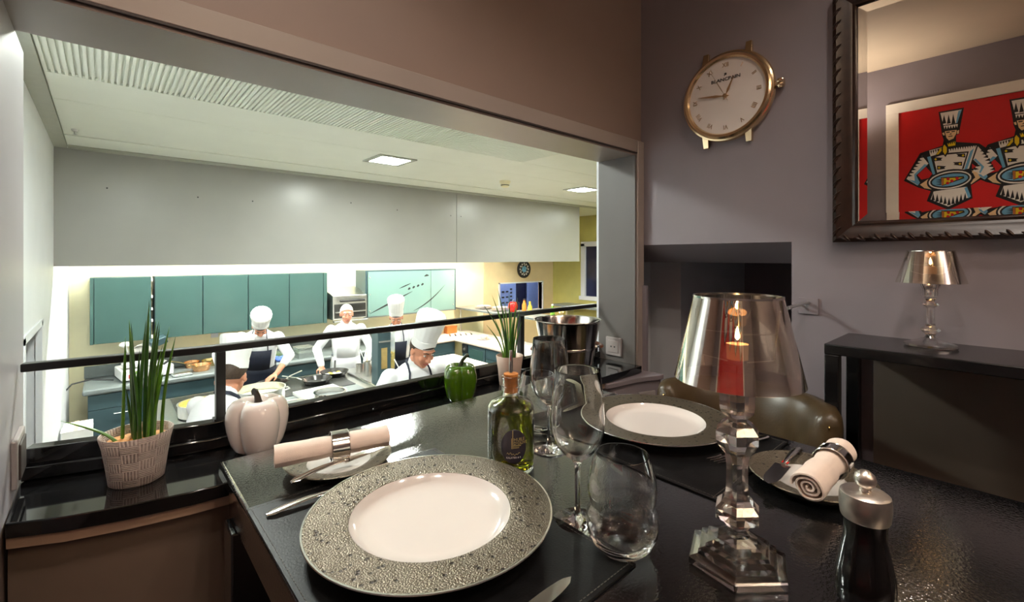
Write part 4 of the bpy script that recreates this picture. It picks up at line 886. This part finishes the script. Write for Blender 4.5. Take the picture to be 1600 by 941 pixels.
tag(box('backsplash','worktop',(-.16,3.35,6.86,6.8945,WT+.001,-.10),bevel=.002),'grey upstand strip behind the back worktop','backsplash')
# raised pass shelf
t=empty('pass_shelf',(4.98,5.6,WT),0,'raised grey pass shelf on steel posts above the pale worktop','shelf')
box('board','worktop',(-.22,.22,-1.1,1.26,.40,.435),t,bevel=.006)
for y in (-1.0,0,1.15): MB().tube([(-.17,y,.001),(-.17,y,.40)],.014,10).build('post','steel',t)
# island
t=empty('cooking_island',(1.32,4.6,KF),0,'stainless steel cooking island in the middle of the kitchen','kitchen island')
box('body','teal_dark',(-1.0,1.0,-.82,.80,.08,.86),t,bevel=.004); box('plinth','dark_plastic',(-.95,.95,-.75,.75,0,.08),t)
box('top','steel',(-1.03,1.03,-.85,.85,.862,.905),t,bevel=.008)
box('hot_plate','hob_black',(-.1,.68,.12,.78,.905,.914),t,bevel=.003); box('hot_plate','worktop',(-.1,.68,-.60,.10,.905,.914),t,bevel=.003)
box('hot_plate','hob_black',(-.85,-.14,.12,.78,.905,.914),t,bevel=.003)
box('rim_rail','polished_steel',(.78,.80,-.80,.80,.905,.925),t,bevel=.003)
for k in range(6): MB().lathe([(0,0),(.025,0),(.02,.025),(0,.027)],14).build('knob','dark_plastic',t,(-.8+.32*k,-.82,.78),(PI/2,0,0))
IZ=KF+.915
def skillet(x,y,z,R,lab,hang,inner='cast_iron',food=None,name='frying_pan',out='cast_iron',hl=.20,dep=.045,hm=None):
    t=empty(name,(x,y,z),hang,lab,'pan','pans in the kitchen')
    MB().lathe([(0,0),(R*.8,0),(R,dep),(R+.004,dep),(R+.004,dep+.003),(R-.002,dep+.002),(R*.79,.005),(0,.005)],32).build('body',out,t)
    MB().tube([(R*.97,0,dep-.008),(R+.06,0,dep+.02),(R+hl,0,dep+.045)],[.012,.010,.012],8,.5).build('handle',hm or out,t)
    if food:
        for i in range(7):
            a=i*2.4; r=R*.55*math.sqrt((i+.5)/7); MB().ell((r*math.cos(a),r*math.sin(a),.016),(.03,.022,.012),8,rotm('Z',a)).build('food_piece',food if i%2 else 'jacket',t)
skillet(1.96,5.22,IZ,.15,'black frying pan with pieces of food held by the white-haired cook',math.radians(68),food='food_yellow')
skillet(1.70,5.02,IZ,.145,'flat dark pan on the hot plate left of the filled frying pan',math.radians(150),out='hob_black',hm='steel')
skillet(1.30,5.18,IZ,.15,'black frying pan below the hand of the cook in the tipped hat',math.radians(20),hm='steel')
for i,(x,y,R,h,lab,m,food) in enumerate(((1.02,4.42,.19,.20,'large steel stock pot on the island behind the white pepper','steel','kitchen_cream'),(1.20,4.05,.10,.12,'small steel saucepan to the right of the large stock pot','polished_steel','worktop_edge'),(1.50,4.10,.13,.15,'steel pot of water beside the white tray','polished_steel','worktop_edge'),(.62,4.7,.16,.10,'wide steel pan with white handles at the left end of the island','steel','food_yellow'),(1.75,3.95,.12,.06,'shallow pale bowl on the near edge of the island','plastic_white','food_green'))):
    t=empty('stock_pot',(x,y,IZ),.4*i,lab,'pot','pots on the island')
    MB().lathe([(0,0),(R*.97,0),(R,.01),(R,h),(R+.008,h),(R+.008,h+.005),(R-.004,h+.004),(R-.006,.012),(0,.012)],40).build('body',m,t)
    MB().lathe([(0,h*.72),(R-.007,h*.72),(R-.007,h*.68),(0,h*.68)],32).build('contents',food,t)
    for s in (0,PI): MB().tube([(R*math.cos(s-.25),R*math.sin(s-.25),h*.8),((R+.04)*math.cos(s-.15),(R+.04)*math.sin(s-.15),h*.82),((R+.04)*math.cos(s+.15),(R+.04)*math.sin(s+.15),h*.82),(R*math.cos(s+.25),R*math.sin(s+.25),h*.8)],.006,8).build('handle','steel',t)
t=empty('tray',(1.58,4.58,IZ+.002),math.radians(4),'white tray on the island in front of the dark pans','tray')
box('base','plastic_white',(-.2,.2,-.16,.16,0,.012),t,bevel=.004); m=MB()
for d in ((-.2,.2,-.16,-.15),(-.2,.2,.15,.16),(-.2,-.19,-.15,.15),(.19,.2,-.15,.15)): m.box(*d,.012,.03)
m.build('rim','plastic_white',t)
for i,(x,y,R,h,lab,n) in enumerate(((2.245,4.98,.045,.16,'tall steel utensil canister with white handles beside the dark dispenser',3),(2.245,5.20,.04,.09,'short steel canister on the island rim',0),(2.24,4.08,.06,.20,'steel canister full of ladles and whisks at the near corner of the island',6),(2.02,3.86,.05,.17,'plain steel canister beside the cook with navy apron straps',2))):
    t=empty('utensil_canister',(x,y,IZ-.0098),0,lab,'canister','steel canisters on the island')
    MB().lathe([(0,0),(R,0),(R,h),(R+.003,h),(R+.003,h+.004),(R-.004,h+.003),(R-.005,.006),(0,.006)],28).build('body','steel',t)
    for k in range(n):
        a=2.1*k; MB().tube([(.01*math.cos(a),.01*math.sin(a),.02),(R*.8*math.cos(a),R*.8*math.sin(a),h),(R*2.2*math.cos(a),R*2.2*math.sin(a),h+.13)],[.004,.004,.005],6).build('utensil',('steel','plastic_white','brass')[k%3],t)
# dark steel dispenser tower
t=empty('dispenser',(2.23,4.56,IZ-.0098),math.radians(-6),'tall dark steel dispenser with a clear tank on the island','dispenser')
box('body','teal_dark',(-.09,.05,-.10,.10,0,.56),t,bevel=.006); box('tank','clear_box',(.052,.10,-.09,.09,.16,.55),t,bevel=.004); box('base','steel',(.052,.11,-.10,.10,0,.15),t,bevel=.004)
box('badge','brass',(-.055,.01,-.104,-.1,.18,.40),t); box('contents','food_yellow',(.06,.095,-.082,.082,.17,.33),t); box('lid','steel',(-.095,.11,-.105,.105,.56,.575),t,bevel=.003)
box('latch','steel',(-.08,.04,-.112,-.10,.46,.475),t)
# white-topped work table
t=empty('work_table',(3.28,4.1,KF),0,'white-topped work table to the right of the island','table')
box('top','white_top',(-.34,.34,-1.15,1.15,.87,.92),t,bevel=.01); box('shelf','steel',(-.32,.32,-1.1,1.1,.25,.28),t)
for sx in (-.3,.3):
    for sy in (-1.08,1.08): MB().tube([(sx,sy,0),(sx,sy,.87)],.02,10).build('leg','steel',t)
t=empty('chopping_board',(3.25,4.7,KF+.9202),.1,'pale chopping board on the white work table','board'); box('board','carton',(-.15,.15,-.2,.2,0,.02),t,bevel=.004)
# things on the back counter
t=empty('food_slicer',(.33,6.58,WT),math.radians(8),'white food slicer with tilted blade guard on the left of the counter','slicer')
box('base','plastic_white',(-.22,.24,-.2,.18,.015,.13),t,bevel=.015)
m=MB(); m.M=Matrix.Translation((.02,.05,.27))@Matrix.Rotation(math.radians(-55),4,'X'); m.lathe([(0,-.008),(.125,-.006),(.13,0),(.125,.006),(.05,.012),(0,.014)],36).build('blade','polished_steel',t)
box('carriage','plastic_white',(-.2,.05,-.19,-.05,.15,.19),t,bevel=.006); box('pusher','teal_dark',(.16,.32,-.08,.02,.30,.38),t,rot=(.2,-.35,0),bevel=.01)
MB().tube([(-.12,-.1,.19),(-.16,-.08,.36)],.012,8).build('arm','steel',t); MB().ell((-.17,-.075,.39),(.05,.03,.03)).build('grip','plastic_white',t); MB().tube([(.10,-.16,.10),(.24,-.18,.20)],.012,8).build('lever','dark_plastic',t)
box('stop_button','red_gloss',(-.16,-.12,-.204,-.198,.04,.08),t); box('start_button','food_green',(-.10,-.06,-.204,-.198,.08,.11),t)
for sx in (-.18,.2):
    for sy in (-.16,.14): MB().lathe([(0,0),(.018,0),(.018,.016),(0,.016)],10).build('foot','dark_plastic',t,(sx,sy,0))
for i,(x,y,R,lab,mm) in enumerate(((.80,6.72,.08,'copper saucepan nearest the slicer','copper'),(.86,6.47,.10,'wide copper pan with yellow inside, in front of the other copper pans','copper'),(.98,6.70,.09,'brass-coloured saucepan behind the wide copper pan','brass'),(1.10,6.55,.07,'smallest copper pan, nearest the dark bottle','copper'))):
    skillet(x,y,WT+.0005,R,lab,math.radians(200+35*i),out=mm,dep=.07,hl=.14,name='copper_pan',hm='brass')
t=empty('kitchen_scale',(.66,6.33,WT),.1,'flat pale kitchen scale at the counter edge in front of the copper pans','scale'); box('base','worktop_edge',(-.09,.09,-.06,.06,0,.02),t,bevel=.006); box('platform','steel',(-.08,.08,-.05,.05,.02,.03),t,bevel=.004)
t=empty('oil_flask',(1.27,6.60,WT),0,'dark tall oil bottle on the counter left of the cook in the tipped hat','bottle')
MB().lathe([(0,0),(.045,0),(.045,.19),(.03,.23),(.015,.26),(.015,.33),(0,.33)],24).build('body','stem_green',t); MB().lathe([(0,.331),(.017,.331),(.017,.36),(0,.36)],14).build('cap','dark_plastic',t)
for x,y,lab in ((1.30,6.40,'pile of flat trays beside the dark bottle'),):
    t=empty('tray_stack',(x,y,WT),.05,lab,'trays')
    for k in range(3): box('tray','carton',(-.10,.10,-.07,.07,.014*k,.012+.014*k),t,bevel=.003)
def clearbox(x,y,lab,fill,w=.10,h=.13):
    t=empty('storage_box',(x,y,WT),.05,lab,'container','clear storage boxes on the counter')
    m=MB()
    for d in ((-w,w,-w,-w+.004),(-w,w,w-.004,w),(-w,-w+.004,-w+.004,w-.004),(w-.004,w,-w+.004,w-.004)): m.box(*d,.0,h)
    m.build('walls','clear_box',t); box('lid','clear_box',(-w-.008,w+.008,-w-.008,w+.008,h,h+.012),t,bevel=.003); box('contents',fill,(-w+.006,w-.006,-w+.006,w-.006,.001,h*.5),t)
clearbox(2.0,6.42,'clear lidded storage box left of the white-haired cook','worktop_edge'); clearbox(1.72,6.68,'clear storage box with green herbs behind the reaching hand','food_green',.09,.11)
t=empty('folded_cloth',(1.74,6.36,WT),.2,'blue and white folded cloth beside the clear storage box','cloth')
m=MB(); 
for k in range(9): m.ell((-.08+.04*(k%5),-.02+.05*(k//5),.03+.005*(k%3)),(.04,.035,.03),8)
m.build('folds','blue_cloth',t)
t=empty('power_cable',(-.24,6.5,WT),0,'black cable hanging off the left end of the counter','cable')
MB().tube([(.32,.0,.02),(.14,-.02,.06),(.0,-.08,.05),(-.06,-.12,-.02),(-.08,-.14,-.14),(-.075,-.14,-.22)],.007,8).build('cord','dark_plastic',t)
# cartons by the left wall
for i,(z,w,lab) in enumerate(((KF,.20,'white carton at the bottom of the stack by the left wall'),(KF+.27,.19,'white carton in the middle of the stack by the left wall'),(KF+.54,.18,'white carton with an oval hand hole on top of the stack'))):
    t=empty('carton',(-.16+.0*i,5.40+.01*i,z),.0,lab,'box','white cartons by the left wall')
    box('box','carton',(-.10,w/2,-.15,.15,0,.265),t,bevel=.003); MB().lathe([(0,0),(.03,0),(.03,.002),(0,.002)],20).build('hand_hole','dark_plastic',t,(-.01,-.1505,.18),(PI/2,0,0))
    bpy.data.objects[t.children[-1].name].scale=(1,.4,1)
    box('flap','carton',(-.105,w/2+.004,-.155,.0,.266,.269),t); box('tape','kitchen_beige',(-.03,.0,-.15,.15,.2695,.2705),t)
# things on the pass shelf and pale worktop
SZ=WT+.4352
def bottle(x,y,z,col,cap,lab,h=.20,r=.035):
    t=empty('bottle',(x,y,z),0,lab,'bottle','bottles on the pass shelf')
    MB().lathe([(0,0),(r,0),(r,h*.6),(r*.5,h*.78),(r*.4,h*.9),(0,h*.9)],20).build('body',col,t); MB().lathe([(0,h*.901),(r*.5,h*.901),(r*.5,h),(0,h)],12).build('cap',cap,t)
t=empty('red_pepper',(5.0,5.55,SZ),0,'glossy red ceramic bell pepper on the pass shelf','ceramic pepper','ceramic bell peppers')
MB().lathe([(r*.085,z*.17) for r,z in [(.0,.035),(.42,.0),(.72,.07),(.90,.30),(1.0,.60),(.92,.86),(.62,.99),(.28,.935),(.0,.855)]],40,lambda th,z:.84+.16*abs(math.cos(2*th))**.6).build('body','red_gloss',t,angle=80); MB().tube([(0,0,.14),(0,.0,.18),(.02,0,.20)],[.012,.008,.009],8).build('stem','stem_brown',t)
bottle(5.0,5.28,SZ,'food_orange','dark_plastic','amber bottle with dark cap next to the red pepper',.24); bottle(5.02,5.17,SZ,'food_yellow','food_yellow','yellow bottle on the pass shelf',.20); bottle(5.06,4.72,SZ,'food_green','plastic_white','green oil bottle with white cap on the pass shelf by the post',.19); bottle(5.08,4.56,SZ,'brass','brass','short amber jar at the near end of the pass shelf',.14,.05)
t=empty('plate_stack',(4.98,5.85,SZ),0,'stack of white plates on the pass shelf','plates')
for k in range(5): MB().lathe([(0,.0),(.08,0),(.14,.014),(.145,.016),(.14,.018),(.08,.006),(0,.006)],32).build('plate','porcelain',t,(0,0,.012*k))
t=empty('plate_stack',(4.98,6.30,SZ),0,'second stack of white plates at the far end of the pass shelf','plates')
for k in range(4): MB().lathe([(0,.0),(.08,0),(.14,.014),(.145,.016),(.14,.018),(.08,.006),(0,.006)],32).build('plate','porcelain',t,(0,0,.012*k))
t=empty('wood_block',(4.55,6.70,SZ-.02),0,'small orange-brown wooden box by the glass cabinet','box'); box('box','print_brown',(-.10,.10,-.06,.06,-.41,-.30),t,bevel=.004); box('lid','print_brown',(-.105,.105,-.065,.065,-.30,-.285),t,bevel=.003)
t=empty('cup',(4.62,5.85,WT),0,'white bowl on a saucer on the pale worktop','bowl')
MB().lathe([(0,0),(.10,0),(.13,.012),(.10,.008),(0,.008)],28).build('saucer','porcelain',t); MB().lathe([(0,.0085),(.04,.0085),(.08,.06),(.076,.06),(.036,.016),(0,.016)],28).build('bowl','porcelain',t)
t=empty('toaster',(4.12,6.60,WT),0,'small dark-sided steel box at the back of the pale worktop','appliance'); box('body','steel',(-.09,.09,-.10,.10,.01,.15),t,bevel=.012); box('side','dark_plastic',(-.098,-.09,-.09,.09,.01,.14),t,bevel=.002); box('lever','dark_plastic',(-.02,.02,-.115,-.1,.09,.105),t)
for k in range(5):
    t=empty('knife_on_worktop',(4.36+.09*k,6.42-.03*k,WT),math.radians(60),'chef knife on the pale worktop, '+('leftmost of the row of five','second from the left in the row','middle of the row of five','second from the right in the row','rightmost of the row of five')[k],'knife','row of knives on the pale worktop'); box('handle','dark_plastic',(0,.07,-.012,.012,0,.014),t,bevel=.003); box('blade','polished_steel',(.07,.19,-.012,.012,.004,.007),t)
for x,y,rz,lab in ((4.7,4.45,.2,'pink cloth bag on the pale worktop behind the railing post'),):
    t=empty('cloth_bag',(x,y,WT),rz,lab,'bag'); m=MB(); m.ell((0,0,.10),(.16,.20,.10),16); m.ell((.03,.05,.19),(.07,.09,.06),12); m.build('bag','white_top',t)
# shelf below the kitchen window
t=empty('window_shelf',(7.2,5.6,.10),0,'grey shelf under the kitchen window','shelf'); box('board','worktop',(-.25,.199,-.6,.9,0,.04),t,bevel=.004); box('bracket','steel',(.0,.199,-.5,-.46,-.2,0),t); box('bracket','steel',(.0,.199,.7,.74,-.2,0),t)
# kitchen wall clock
t=empty('kitchen_clock',(6.50,6.885,.86),0,'round patterned black and white clock on the beige kitchen wall','clock'); t.scale=(1.4,1,1.4)
m=MB(); m.M=Matrix.Rotation(PI/2,4,'X'); m.lathe([(0,0),(.13,0),(.13,.025),(.12,.03),(.115,.02),(0,.02)],48).build('case','clock_black',t)
m=MB(); m.M=Matrix.Rotation(PI/2,4,'X')
m.lathe([(0,.0201),(.045,.0201),(.045,.0215),(0,.0215)],24).build('dial','print_sky',t)
for k in range(12):
    a=2*PI*k/12; MB().lathe([(0,0),(.014,0),(.014,.002),(0,.002)],12).build('dot','porcelain',t,(.082*math.cos(a),-.0205,.082*math.sin(a)),(PI/2,0,0))
for k in range(6):
    a=2*PI*k/6+.3; MB().lathe([(0,0),(.009,0),(.009,.002),(0,.002)],12).build('dot','porcelain',t,(.058*math.cos(a),-.0205,.058*math.sin(a)),(PI/2,0,0))
box('hour_hand','clock_black',(-.003,.003,-.024,-.022,-.0,.035),t); box('minute_hand','clock_black',(-.0,.06,-.0245,-.0225,-.002,.002),t)
# refrigerator beyond the hatch
t=empty('refrigerator',(6.55,7.5,KF),0,'bluish white refrigerator seen through the serving hatch','refrigerator')
box('body','blue_fridge',(-.62,.30,.03,.6,.05,1.9),t,bevel=.004); box('door','blue_fridge',(-.62,-.32,0,.03,.06,1.89),t,bevel=.004); box('door','blue_fridge',(-.315,.30,0,.03,.06,1.89),t,bevel=.004)
for k in range(3):
    box('magnet','dark_plastic',(-.12,-.05,-.006,0,1.25+.12*k,1.28+.12*k),t); box('magnet','dark_plastic',(-.0,.07,-.006,0,1.25+.12*k,1.28+.12*k),t)
for k in range(5): box('vent','dark_plastic',(.12,.18,-.005,0,1.22+.08*k,1.25+.08*k),t)
t=empty('tall_locker',(7.48,7.5,KF),0,'lavender tall locker at the right of the serving hatch','cupboard'); box('body','blue_fridge',(-.28,.5,.02,.6,0,1.9),t,bevel=.004); box('door','blue_fridge',(-.278,.498,0,.02,.02,1.88),t,bevel=.003); handle_bar(t,-.2,0,1.1,.3,True)
t=empty('dark_cupboard',(7.02,7.5,KF),0,'dark tall cupboard beside the bluish refrigerator','cupboard'); box('body','night_glass',(-.15,.15,.02,.6,0,1.9),t,bevel=.004); box('door','night_glass',(-.148,.148,0,.02,.02,1.88),t,bevel=.003); handle_bar(t,-.1,0,1.1,.3,True)

# ================================================================== PEOPLE
def remesh(mb, vox, smooth=2):
    me=bpy.data.meshes.new('tmp'); me.from_pydata(mb.v,[],mb.f); o=bpy.data.objects.new('tmp',me); COL.objects.link(o)
    r=o.modifiers.new('r','REMESH'); r.mode='VOXEL'; r.voxel_size=vox; r.use_smooth_shade=True
    s=o.modifiers.new('s','SMOOTH'); s.iterations=smooth; s.factor=.5
    bpy.context.view_layer.update(); dg=bpy.context.evaluated_depsgraph_get()
    out=bpy.data.meshes.new_from_object(o.evaluated_get(dg)); bpy.data.objects.remove(o); bpy.data.meshes.remove(me)
    return out
def mesh_obj(name, me, m, parent):
    me.name=name; me.materials.clear(); me.materials.append(MATS[m]); me.polygons.foreach_set('use_smooth',[True]*len(me.polygons))
    o=bpy.data.objects.new(name,me); COL.objects.link(o); o.parent=parent; return o
def ik(S,W,l1,l2,pole):
    d=W-S; L=min(d.length,(l1+l2)*.999); dn=d.normalized(); a=(l1*l1-l2*l2+L*L)/(2*L); h=math.sqrt(max(0,l1*l1-a*a))
    p=(pole-dn*pole.dot(dn)).normalized(); return S+dn*a+p*h, S+dn*L
def person(x,y,face,H,lab,lean=0.,side=0.,hp=0.,hy=0.,hr=0.,hands=None,hat=None,hair='hair_brown',apron=None,skin='skin',hatrot=(0,0),spread=.02):
    s=H/1.72; root=empty('person',(x,y,KF),face-PI/2,lab,'person'); root.scale=(s,s,s)
    R=rotm('Y',side)@rotm('X',-lean); piv=Vector((0,0,.95))
    T=lambda p:(R@(Vector(p)-piv)+piv) if p[2]>.95 else Vector(p)
    # torso rings
    TR=[(.84,.165,.118,0),(.95,.160,.115,0),(1.06,.145,.105,.005),(1.20,.160,.112,.008),(1.33,.172,.108,.0),(1.42,.150,.085,-.012),(1.47,.085,.065,-.012)]
    def ringat(z,a,b,o,off=0.,a0=0.,a1=2*PI,n=28,closed=True):
        out=[]; cnt=n if closed else n+1
        for i in range(cnt):
            t=a0+(a1-a0)*i/n; c,sn=math.cos(t),math.sin(t)
            px=(a+off)*abs(c)**.85*(1 if c>0 else -1); py=(b+off)*abs(sn)**.85*(1 if sn>0 else -1)
            out.append(tuple(T((px,py+o,z))))
        return out
    neck0=T((0,-.012,1.44)); Rh=rotm('Z',hy)@rotm('X',-hp)@rotm('Y',hr)
    neck1=T((0,.005,1.53)); hc=neck1+Rh@Vector((0,.022,.085))
    Hd=lambda p: hc+Rh@Vector(p)
    b=MB(); b.loft([ringat(*q) for q in TR])
    b.cap(neck0,.056,neck1,.052); b.ell(hc+Rh@Vector((0,-.008,.030)),(.074,.094,.092),20,Rh); b.ell(Hd((0,.020,-.040)),(.057,.068,.076),16,Rh); b.ell(Hd((0,.055,-.088)),(.028,.026,.024),12,Rh)
    b.cap(Hd((0,.086,.020)),.009,Hd((0,.106,-.022)),.0145); b.ell(Hd((0,.098,-.028)),(.020,.012,.010),10,Rh)
    b.ell(Hd((0,.078,.038)),(.055,.018,.010),12,Rh)
    for k in (-1,1):
        b.ell(Hd((k*.076,-.005,-.005)),(.010,.021,.034),10,Rh); b.ell(Hd((k*.040,.066,-.025)),(.022,.020,.020),10,Rh)
    sh={}; J={}
    for k,nm in ((1,'R'),(-1,'L')):
        S=T((k*.185,-.01,1.405)); tgt=Vector(hands[nm][0]) if hands else Vector((k*.25,.1,.85))
        pole=Vector(hands[nm][1]) if hands else Vector((k*.5,-.6,-.4))
        E_,W=ik(S,tgt,.29,.255,pole); J[nm]=(S,E_,W)
        b.cap(S,.055,E_,.042); b.cap(E_,.042,W,.028)
        hd=Vector(hands[nm][2]).normalized() if hands else (W-E_).normalized(); up=Vector((0,0,-1)); sd=hd.cross(up).normalized()*k; nn=sd.cross(hd).normalized()*k
        if nn.z>0: nn=-nn
        Rm=Matrix((sd,nn,hd)).transposed(); b.cap(W,.028,W+hd*.02,.027); b.ell(W+hd*.052,(.042,.018,.052),12,Rm)
        for j in range(4):
            o=sd*(-.033+.022*j); L1=(.040,.046,.044,.034)[j]; p0=W+hd*.088+o; fan_=(hd+sd*(-.12+.08*j)).normalized()
            p1=p0+(fan_+nn*.35).normalized()*L1; p2=p1+(fan_*.6+nn).normalized()*L1*.8; b.cap(p0-hd*.02,.0095,p1,.009,8); b.cap(p1,.009,p2,.0078,8)
        th=-sd if True else sd; q0=W+hd*.025+th*.030; q1=q0+(hd*.6+th*.8+nn*.3).normalized()*.04; q2=q1+(hd+th*.1+nn*.5).normalized()*.032
        b.cap(q0,.013,q1,.011,8); b.cap(q1,.011,q2,.0088,8)
    for k in (-1,1):
        hip=Vector((k*.085,0,.90)); kn=Vector((k*.10,.025,.49)); an=Vector((k*.105,-.01,.09)); b.cap(hip,.085,kn,.055); b.cap(kn,.055,an,.038); b.cap((k*.105,-.03,.045),.035,(k*.115,.13,.035),.03)
    body=mesh_obj('body',remesh(b,.0065),skin,root)
    # jacket, trousers, shoes
    j=MB(); j.loft([ringat(*q,off=.016) for q in [(.78,.180,.128,0)]+TR[:-1]+[(1.475,.075,.068,-.010)]])
    for nm,k in (('R',1),('L',-1)):
        S,E_,W=J[nm]; end=E_+(W-E_)*(.92 if spread<.05 else .45); j.cap(S,.066,E_,.055); j.cap(E_,.056,end,.045); j.ell(S,(.068,.066,.066),12)
    c0=T((0,-.012,1.455)); c1=T((0,-.002,1.505)); j.cap(c0,.066,c1,.060)
    jk=mesh_obj('jacket',remesh(j,.010,9),'jacket',root)
    tr=MB()
    for k in (-1,1): tr.cap((k*.085,0,.88),.098,(k*.10,.02,.49),.072); tr.cap((k*.10,.02,.49),.072,(k*.105,-.005,.11),.062)
    mesh_obj('trousers',remesh(tr,.014),'trousers',root)
    for k in (-1,1):
        q=MB(); q.cap((k*.105,-.03,.045),.044,(k*.117,.14,.038),.038); mesh_obj('shoe',remesh(q,.012),'shoe',root)
    for (zz) in (1.12,1.22,1.32):
        if apron is None or apron=='jacket':
            for k in (-1,1):
                tq=[z for z in TR if z[0]<=zz][-1]; MB().ell(tuple(T((k*.055,tq[2]+.014+tq[3],zz))),(.008,.006,.008),8).build('button','plastic_white',jk)
    if apron:
        full=[(.50,.200,.150,.01),(.70,.188,.142,.005),(.95,.176,.131,0),(1.06,.163,.122,.005)]
        ap=MB(); ap.loft([ringat(*q,off=.008,a0=math.radians(-25),a1=math.radians(205),closed=False) for q in full],caps=False,close=False)
        bib=[(1.06,.163,.122,.005),(1.20,.176,.128,.008),(1.31,.187,.125,.0)]
        ap.loft([ringat(*q,off=.008,a0=math.radians(52),a1=math.radians(128),closed=False) for q in bib],caps=False,close=False)
        a=ap.build('apron',apron,root,angle=80); md=a.modifiers.new('t','SOLIDIFY'); md.thickness=.006; md.offset=1
        for k in (-1,1):
            MB().tube([T((k*.092,.118,1.305)),T((k*.088,.112,1.38)),T((k*.075,.075,1.455)),T((k*.070,.02,1.490)),T((k*.06,-.05,1.497)),T((0,-.078,1.495))],.012,8,.45).build('neck_strap',apron,a)
        MB().loft([ringat(z,.163,.122,.004,off=.014) for z in (1.045,1.075)],caps=False).build('waist_band',apron,a)
    # face
    for k in (-1,1):
        e=MB(); e.ell(Hd((k*.031,.080,.012)),(.0115,.009,.0048),10,Rh); eo=e.build('eye','eye_white',body)
        e=MB(); e.ell(Hd((k*.031,.0875,.011)),(.0048,.0042,.0046),8,Rh); e.build('iris','eye_dark',body)
        e=MB(); e.tube([Hd((k*.014,.094,.033)),Hd((k*.032,.092,.040)),Hd((k*.05,.080,.034))],[.0035,.004,.0025],6); e.build('eyebrow',hair,body)
    e=MB(); e.tube([Hd((-.024,.080,-.058)),Hd((-.010,.090,-.060)),Hd((.010,.090,-.060)),Hd((.024,.080,-.058))],[.003,.0055,.0055,.003],6); e.build('mouth','lip_colour',body)
    # hair: cap over the back and sides of the skull
    hm=MB(); n=28; rings=[]
    for i in range(9):
        ph=PI/2-(PI*.66)*i/8; ring_=[]
        for q in range(n):
            t=2*PI*q/n; f=math.sin(t); lim=.25 if hat is None else 0
            p=ph
            if f>.15: p=max(ph, .55-.9*(1-f)*.6) if hat is None else max(ph,.35-.3*(1-f))
            elif f>-.35: p=max(ph,-.22)
            p=max(p,-.62); ring_.append(tuple(Hd((.0785*math.cos(p)*math.cos(t),-.008+.098*math.cos(p)*math.sin(t),.030+.097*math.sin(p)))))
        rings.append(ring_)
    hm.loft(rings,caps=False); ho=hm.build('hair',hair,body,angle=80); md=ho.modifiers.new('t','SOLIDIFY'); md.thickness=.006; md.offset=0
    if hat:
        hh=hat; Mh=Matrix.Translation(Hd((0,-.006,.052)))@(Rh@rotm('X',hatrot[0])@rotm('Y',hatrot[1])).to_4x4()
        m=MB(); m.M=Mh
        prof=[(.0835,0),(.0850,.003),(.0860,.055),(.0865,.058),(.092,.10),(.099,.16),(.104,hh*.90),(.101,hh*.97),(.085,hh),(0,hh-.012),(0,hh-.016),(.084,hh-.006),(.098,hh*.95),(.095,.16),(.083,.058),(.0815,0)]
        m.lathe(prof,72,lambda th,z:1+(.018*math.cos(18*th) if z>.062 else 0)); m.v=[(p[0],p[1],p[2]) for p in m.v]
        h=m.build('toque','hat_cloth',root,angle=60)
        m=MB(); m.M=Mh; m.lathe([(.0852,.001),(.0872,.001),(.0882,.056),(.0862,.056)],48,closed=True).build('hat_band','hat_cloth',h)
    return root
def facing(x,y,tx,ty): return math.atan2(ty-y,tx-x)
def V(*a): return a
# white-haired cook, bare-headed, pan handle in the left hand
person(2.30,5.74,math.radians(252),1.66,'white-haired cook without a hat, white jacket, smiling, holding a pan handle',lean=.14,hp=.16,hy=.05,hair='hair_white',skin='skin_pale',apron='jacket',
  hands={'R':(( .30,.24,.98),( .8,-.5,-.2),(-.15,.6,-.8)),'L':((-.22,.34,1.00),(-.8,-.5,-.2),(.1,.7,-.7))})
person(2.74,5.24,math.radians(244),1.66,'cook in tall white hat and navy apron looking down at his hands',lean=.22,hp=.50,hy=-.05,hat=.235,apron='navy',
  hands={'R':((.14,.40,1.02),(.8,-.5,-.3),(-.2,.7,-.6)),'L':((-.16,.42,1.02),(-.9,-.4,-.3),(.2,.6,-.8))})
person(1.33,5.86,math.radians(254),1.70,'cook with tipped-forward white hat and navy apron, arm reaching over a pan',lean=.38,side=-.05,hp=.95,hy=.10,hat=.22,apron='navy',spread=.1,
  hands={'R':((.34,.26,1.00),(.9,-.4,-.2),(-.2,.6,-.7)),'L':((-.20,.50,1.02),(-.95,-.1,.1),(.75,.45,-.35))})
person(.385,3.26,math.radians(36),1.66,'cook seen from behind, bending over the stove in a tall white hat',lean=.52,hp=.22,hy=.30,hat=.235,apron='navy',
  hands={'R':((.22,.62,1.02),(.8,-.3,-.5),(0,.9,-.4)),'L':((-.25,.62,1.05),(-.8,-.3,-.5),(0,.9,-.3))})
person(1.68,2.97,math.radians(262),1.74,'nearest cook with tall white hat and navy apron straps, head bowed',lean=.16,hp=.48,hy=.22,hat=.235,apron='navy',
  hands={'R':((.26,.30,1.0),(.9,-.4,-.2),(-.1,.8,-.5)),'L':((-.20,.34,1.0),(-.9,-.4,-.2),(.1,.8,-.5))})
